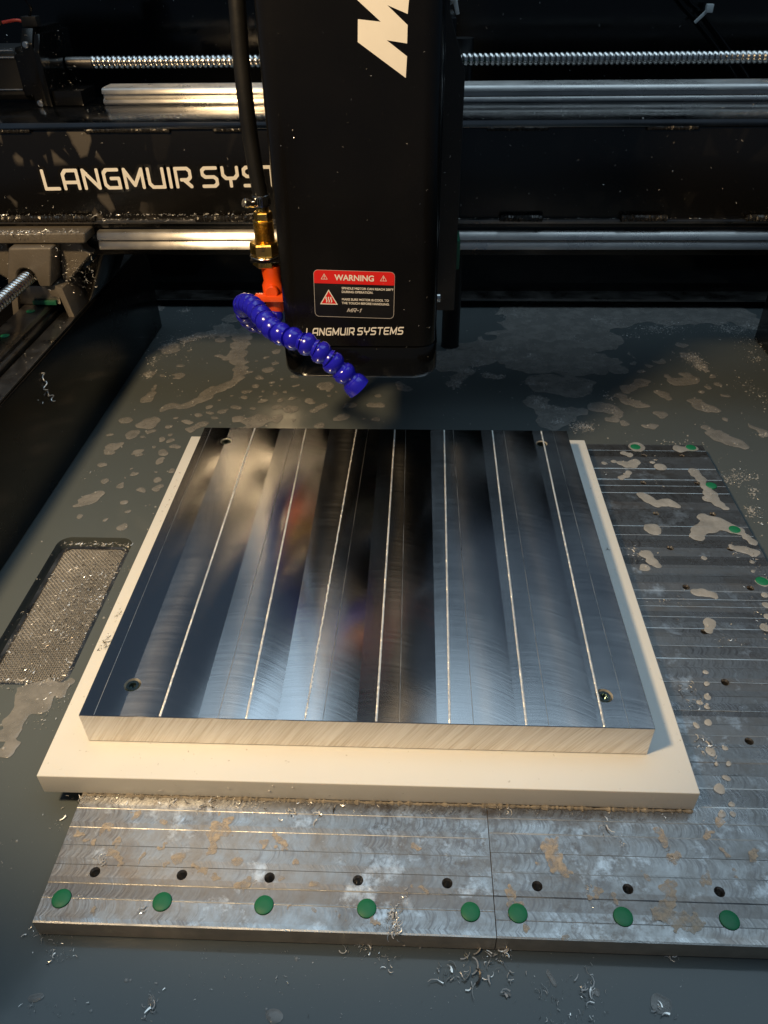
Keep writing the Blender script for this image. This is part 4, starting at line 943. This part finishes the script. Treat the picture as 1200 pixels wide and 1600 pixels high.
# on the drain screen
for _ in range(900):
    x, y = rs.uniform(DX0+.006, DX1-.003), rs.uniform(DY0+.003, DY1-.009); curl(ch if rs.random() < .75 else chd, (x, y, sz+.0008), rs.uniform(.0006, .0026))
spread(-.2120, .150, .010, .016, 620, sz+.0015, .0008, .0034, .4)
spread(-.2230, .110, .012, .016, 520, sz+.0015, .0008, .0034, .4)
for _ in range(260):   # round its rim
    t = rs.random(); x, y = (DX0+.006+t*.052, DY1-.009) if rs.random() < .4 else (DX1-.0025, DY0+t*.14) if rs.random() < .6 else (DX0+t*.06, DY0+.002)
    curl(ch, (x+rs.gauss(0, .0012), y+rs.gauss(0, .0012), .0002), rs.uniform(.001, .0032))
CH_FLOOR=[(-0.1376, -0.0963, 0.0036, 0.0022, 40, 0.001, 0.004),  (-0.1467, -0.0887, 0.003, 0.0009, 30, 0.001, 0.003),  (-0.1409, -0.1176, 0.0017,
0.0012, 18, 0.001, 0.004),  (-0.0884, -0.1158, 0.002, 0.0023, 20, 0.001, 0.006),  (-0.1272, -0.1196, 0.0042, 0.0017, 16, 0.001, 0.003),  (-0.0621,
-0.0993, 0.0088, 0.0054, 60, 0.0004, 0.0016),  (-0.0382, -0.1012, 0.0102, 0.0054, 60, 0.0004, 0.0016),  (0.0034, -0.0903, 0.003, 0.0014, 40, 0.001,
0.004),  (0.0139, -0.0941, 0.0029, 0.0022, 26, 0.001, 0.004),  (0.0683, -0.0896, 0.0021, 0.0017, 40, 0.001, 0.005),  (0.0635, -0.0952, 0.0035, 0.0019,
30, 0.001, 0.007),  (0.0502, -0.101, 0.0026, 0.0026, 24, 0.002, 0.008),  (0.043, -0.0999, 0.0023, 0.0019, 16, 0.002, 0.006),  (0.0698, -0.1055,
0.0011, 0.0018, 10, 0.002, 0.007),  (0.1053, -0.1038, 0.0026, 0.0021, 30, 0.001, 0.006),  (0.0886, -0.1023, 0.0043, 0.0026, 24, 0.001, 0.004),
(0.0979, -0.1146, 0.0055, 0.0012, 40, 0.001, 0.003),  (0.1334, -0.1097, 0.0019, 0.0013, 14, 0.001, 0.005),  (0.1063, -0.0952, 0.0009, 0.0013, 10,
0.001, 0.004),  (0.1458, -0.0885, 0.002, 0.0006, 10, 0.001, 0.004),  (0.0879, -0.1075, 0.0028, 0.001, 20, 0.001, 0.004),  (-0.2176, 0.0575, 0.0101,
0.002, 60, 0.0008, 0.003),  (-0.1965, 0.0456, 0.0059, 0.0034, 70, 0.0008, 0.003),  (-0.1987, 0.0313, 0.0039, 0.0023, 20, 0.0008, 0.0025),  (-0.1834,
0.1428, 0.0046, 0.01, 20, 0.0006, 0.002),  (-0.1616, -0.0298, 0.0017, 0.0037, 16, 0.001, 0.004),  (0.3011, 0.2975, 0.0081, 0.0088, 60, 0.0008,
0.0035),  (0.3015, 0.2522, 0.0036, 0.0061, 40, 0.0008, 0.003),  (0.2792, 0.1746, 0.0023, 0.0107, 30, 0.0008, 0.003),  (-0.2606, 0.2959, 0.0034, 0.004,
20, 0.0006, 0.002),  (0.3366, 0.5097, 0.0034, 0.0061, 40, 0.0008, 0.003),  (0.4276, 0.5841, 0.0029, 0.0124, 60, 0.0008, 0.003),  (0.408, 0.6016,
0.0089, 0.0073, 80, 0.0006, 0.002),  (0.0605, 0.4833, 0.0054, 0.0059, 20, 0.0006, 0.002),  (-0.2627, 0.5586, 0.0075, 0.0104, 60, 0.0006, 0.002),
(-0.3141, 0.6724, 0.0058, 0.0085, 50, 0.0008, 0.003),  (0.1329, 0.4035, 0.0621, 0.0388, 60, 0.0003, 0.0012),  (0.0584, 0.4148, 0.019, 0.0196, 16,
0.0004, 0.0012),  (0.3246, 0.4068, 0.0246, 0.0523, 90, 0.0004, 0.0014),  (-0.2693, 0.3377, 0.0239, 0.0462, 50, 0.0003, 0.001),  (-0.1782, -0.019,
0.0106, 0.0117, 20, 0.0003, 0.0012),  (0.0144, -0.1074, 0.071, 0.0078, 220, 0.0003, 0.0012)]
CH_PLATE=[(0.018, -0.0798, 0.0012, 0.0023, 90, 0.001, 0.005),  (0.019, -0.0869, 0.0015, 0.0014, 80, 0.001, 0.005),  (0.0223, -0.0709, 0.0015, 0.0015,
24, 0.0008, 0.003),  (-0.1263, -0.0583, 0.0022, 0.0023, 20, 0.001, 0.005),  (-0.131, -0.0763, 0.0012, 0.0012, 20, 0.001, 0.003),  (-0.1001, -0.0821,
0.0015, 0.0012, 26, 0.001, 0.004),  (-0.0382, -0.03, 0.0027, 0.0018, 20, 0.002, 0.006),  (-0.0214, -0.0312, 0.001, 0.0011, 8, 0.002, 0.005),
(-0.0823, -0.0276, 0.003, 0.0026, 50, 0.001, 0.005),  (-0.0967, -0.0244, 0.0027, 0.0011, 24, 0.001, 0.004),  (-0.141, -0.025, 0.0068, 0.0007, 40,
0.001, 0.004),  (-0.0768, -0.0219, 0.0051, 0.0007, 40, 0.001, 0.003),  (0.1225, -0.0322, 0.0026, 0.0011, 12, 0.001, 0.005),  (0.1276, -0.0389, 0.0032,
0.0034, 24, 0.0008, 0.003),  (0.1533, -0.0496, 0.0016, 0.002, 20, 0.001, 0.004),  (0.11, -0.0666, 0.0015, 0.0031, 16, 0.001, 0.004),  (0.1892, 0.0197,
0.0029, 0.0052, 50, 0.001, 0.005),  (0.1911, 0.0584, 0.0023, 0.0035, 26, 0.001, 0.004),  (0.1915, 0.0465, 0.003, 0.0024, 14, 0.001, 0.003),  (0.2071,
0.1393, 0.0017, 0.0064, 16, 0.001, 0.004),  (0.1946, 0.1327, 0.0065, 0.0019, 24, 0.0008, 0.0025),  (0.2265, 0.0983, 0.0041, 0.0028, 30, 0.0006,
0.002),  (0.2529, 0.1103, 0.0017, 0.0179, 90, 0.0006, 0.0025),  (0.2709, 0.1741, 0.0023, 0.0144, 60, 0.0006, 0.0025),  (0.2596, 0.1809, 0.0023,
0.0051, 50, 0.0006, 0.002),  (0.1903, 0.1792, 0.0028, 0.0036, 30, 0.001, 0.004),  (0.1849, 0.1863, 0.0023, 0.0029, 24, 0.001, 0.004),  (0.2275,
0.2733, 0.0013, 0.0037, 8, 0.001, 0.003),  (0.2331, 0.3069, 0.0011, 0.004, 8, 0.001, 0.003),  (0.1883, 0.2865, 0.0021, 0.0038, 16, 0.0008, 0.003),
(0.0126, -0.0556, 0.0874, 0.0132, 260, 0.0003, 0.0014),  (0.2163, 0.098, 0.0163, 0.0615, 160, 0.0003, 0.0014),  (0.1709, -0.02, 0.0132, 0.0112, 60,
0.0003, 0.0015)]
CH_WHITE=[(-0.1645, 0.2219, 0.001, 0.0215, 20, 0.0006, 0.002),  (-0.1716, 0.1395, 0.0011, 0.0047, 16, 0.0006, 0.002),  (-0.1645, 0.0711, 0.0012,
0.0043, 30, 0.001, 0.003),  (-0.1645, 0.0962, 0.0008, 0.0029, 20, 0.0008, 0.002),  (-0.15, 0.0116, 0.0107, 0.0109, 16, 0.0003, 0.001),  (0.1697,
0.0124, 0.0017, 0.0021, 8, 0.0003, 0.0012),  (-0.1086, -0.0078, 0.0137, 0.004, 8, 0.0004, 0.0012),  (0.1625, 0.1679, 0.0007, 0.0014, 6, 0.001,
0.0025),  (0.1723, 0.0672, 0.0006, 0.0008, 2, 0.002, 0.003)]

for x, y, sx, sy, n, a, b in CH_FLOOR: spread(x, y, sx*1.4, sy*1.4, int(n*.95), .0008, a, b*.85, .05)
for x, y, sx, sy, n, a, b in CH_PLATE: spread(x, y, sx, sy, int(n*.75), ZF+.0006, a, b*.9, .12)
for x, y, sx, sy, n, a, b in CH_WHITE: spread(x, y, sx, sy, int(n*1.8), ZP+.0003, a, b, .85)
for x, y, sx, sy, n in CLUST: spread(x, y, sx, sy, max(4, n//2), .0012, .0004, .0019, 0.)  # pale flakes added in the foam clusters to stand in for bubble glints
# wet residue where the cream plate meets the fixture plates
res = MB(); q = random.Random(8)
pts = []; rad = []
for k in range(300):
    x = -.1485+.3195*k/299; pts.append((x, -.0228-.0004*q.random(), ZF+.0002)); rad.append(.0005+.0012*q.random()**2)
res.tube(pts, rad, 7)
M['residue'] = film('wet_residue', (.20, .165, .12), (.42, .37, .30), .35, .95, .3, oscale=160)
ro = obj('residue', res, 'residue', kind='stuff'); ro['label'] = 'wet brownish residue along the front foot of the cream plate'
for k in range(150): curl(ch if q.random() < .6 else chd, (-.15+.32*q.random(), -.0245-.004*q.random()**2, ZF+.0006), .0008+.0026*q.random()**2)
# chips thrown against the black surfaces
def fling(n, fn, s0, s1, nrm):
    for _ in range(n): curl(ch, fn(), s0+(s1-s0)*rs.random()**3, nrm)
fling(320, lambda: (rs.uniform(-.32, .42), .6985, rs.uniform(.2, .34)), .0004, .0022, (0, -1, 0))
fling(40, lambda: (rs.uniform(-.30, .42), .6985, rs.uniform(.02, .15)), .0004, .0022, (0, -1, 0))
fling(260, lambda: (rs.uniform(-.33, .32), .4185, rs.uniform(.185, .25)), .0004, .0022, (0, -1, 0))
fling(170, lambda: (rs.uniform(-.055, .034), .2085, rs.uniform(.15, .34)), .0002, .0011, (0, -1, 0))
fling(50, lambda: (rs.uniform(.041, .055), .345, rs.uniform(.14, .30)), .0003, .0018, (0, -1, 0))
fling(40, lambda: (-.2815, rs.uniform(.1, .6), rs.uniform(.005, .098)), .0004, .0024, (1, 0, 0))
fling(240, lambda: (rs.uniform(-.26, .32), rs.uniform(.42, .494), .2584), .0004, .0022, (0, 0, 1))
fling(260, lambda: (rs.uniform(-.33, .32), rs.uniform(.4155, .4185), .1830), .0008, .0030, (0, 0, 1))
fling(230, lambda: (rs.uniform(-.345, -.255), rs.uniform(.392, .412), rs.uniform(.125, .177)), .0006, .0030, (0, -1, 0))
fling(70, lambda: (rs.uniform(-.30, -.284), rs.uniform(.2, .42), .1026), .0005, .0022, (0, 0, 1))
fling(200, lambda: (rs.uniform(-.37, -.27), rs.uniform(.487, .50), rs.uniform(.26, .315)), .0004, .0018, (0, -1, 0))
fling(260, lambda: (rs.gauss(-.252, .014), rs.uniform(.47, .66), rs.uniform(.001, .008)), .0006, .0026, (0, 0, 1))
fling(24, lambda: (rs.uniform(-.17, .17), -.0225, rs.uniform(.014, .026)), .0005, .0022, (0, -1, 0))
fling(260, lambda: (rs.gauss(.405, .012), rs.gauss(.565, .02), rs.uniform(.001, .006)), .0006, .0026, (0, 0, 1))
fling(160, lambda: (rs.gauss(.36, .03), rs.gauss(.60, .012), rs.uniform(.001, .004)), .0006, .0022, (0, 0, 1))
fling(420, lambda: (rs.uniform(-.345, -.10), rs.uniform(.4145, .4185), rs.choice((.1828, .1866))), .0010, .0034, (0, -.5, .85))  # flakes on weld strip and bracket top also stand in for wet glints, droplets
fling(160, lambda: (rs.uniform(-.345, -.262), rs.uniform(.397, .404), .1772), .0012, .0040, (0, -.4, .9))
fling(110, lambda: (rs.uniform(-.29, -.262), rs.uniform(.405, .412), rs.uniform(.128, .150)), .0008, .0030, (.2, -1, .3))
fling(120, lambda: (rs.uniform(-.345, -.285), rs.uniform(.392, .40), .1770), .0008, .0026, (0, 0, 1))
sw = obj('swarf', ch, 'chip', kind='stuff', smooth=False); sw['label'] = 'bright aluminium chips and curls over tray, plates and drain, some added as glints on foam and beam'
sw = obj('dull_swarf', chd, 'chip_dark', kind='stuff', smooth=False); sw['label'] = 'dull dark chips among the bright ones on plates and drain'
# one long curl hanging on the left wall
pts = [(-.2812+.0008*math.sin(k*.5), .3050+.0026*math.sin(k*.31)+.0022*math.sin(k*.083+1)+k*.00007, .0920-.00036*k) for k in range(86)]
wc = obj('metal_curl', MB().tube(pts, .00045, 5), 'chip')
tag(rebase(wc, (-.281, .305, .062)), 'long thin metal curl stuck to the black left tray wall', 'metal curl')
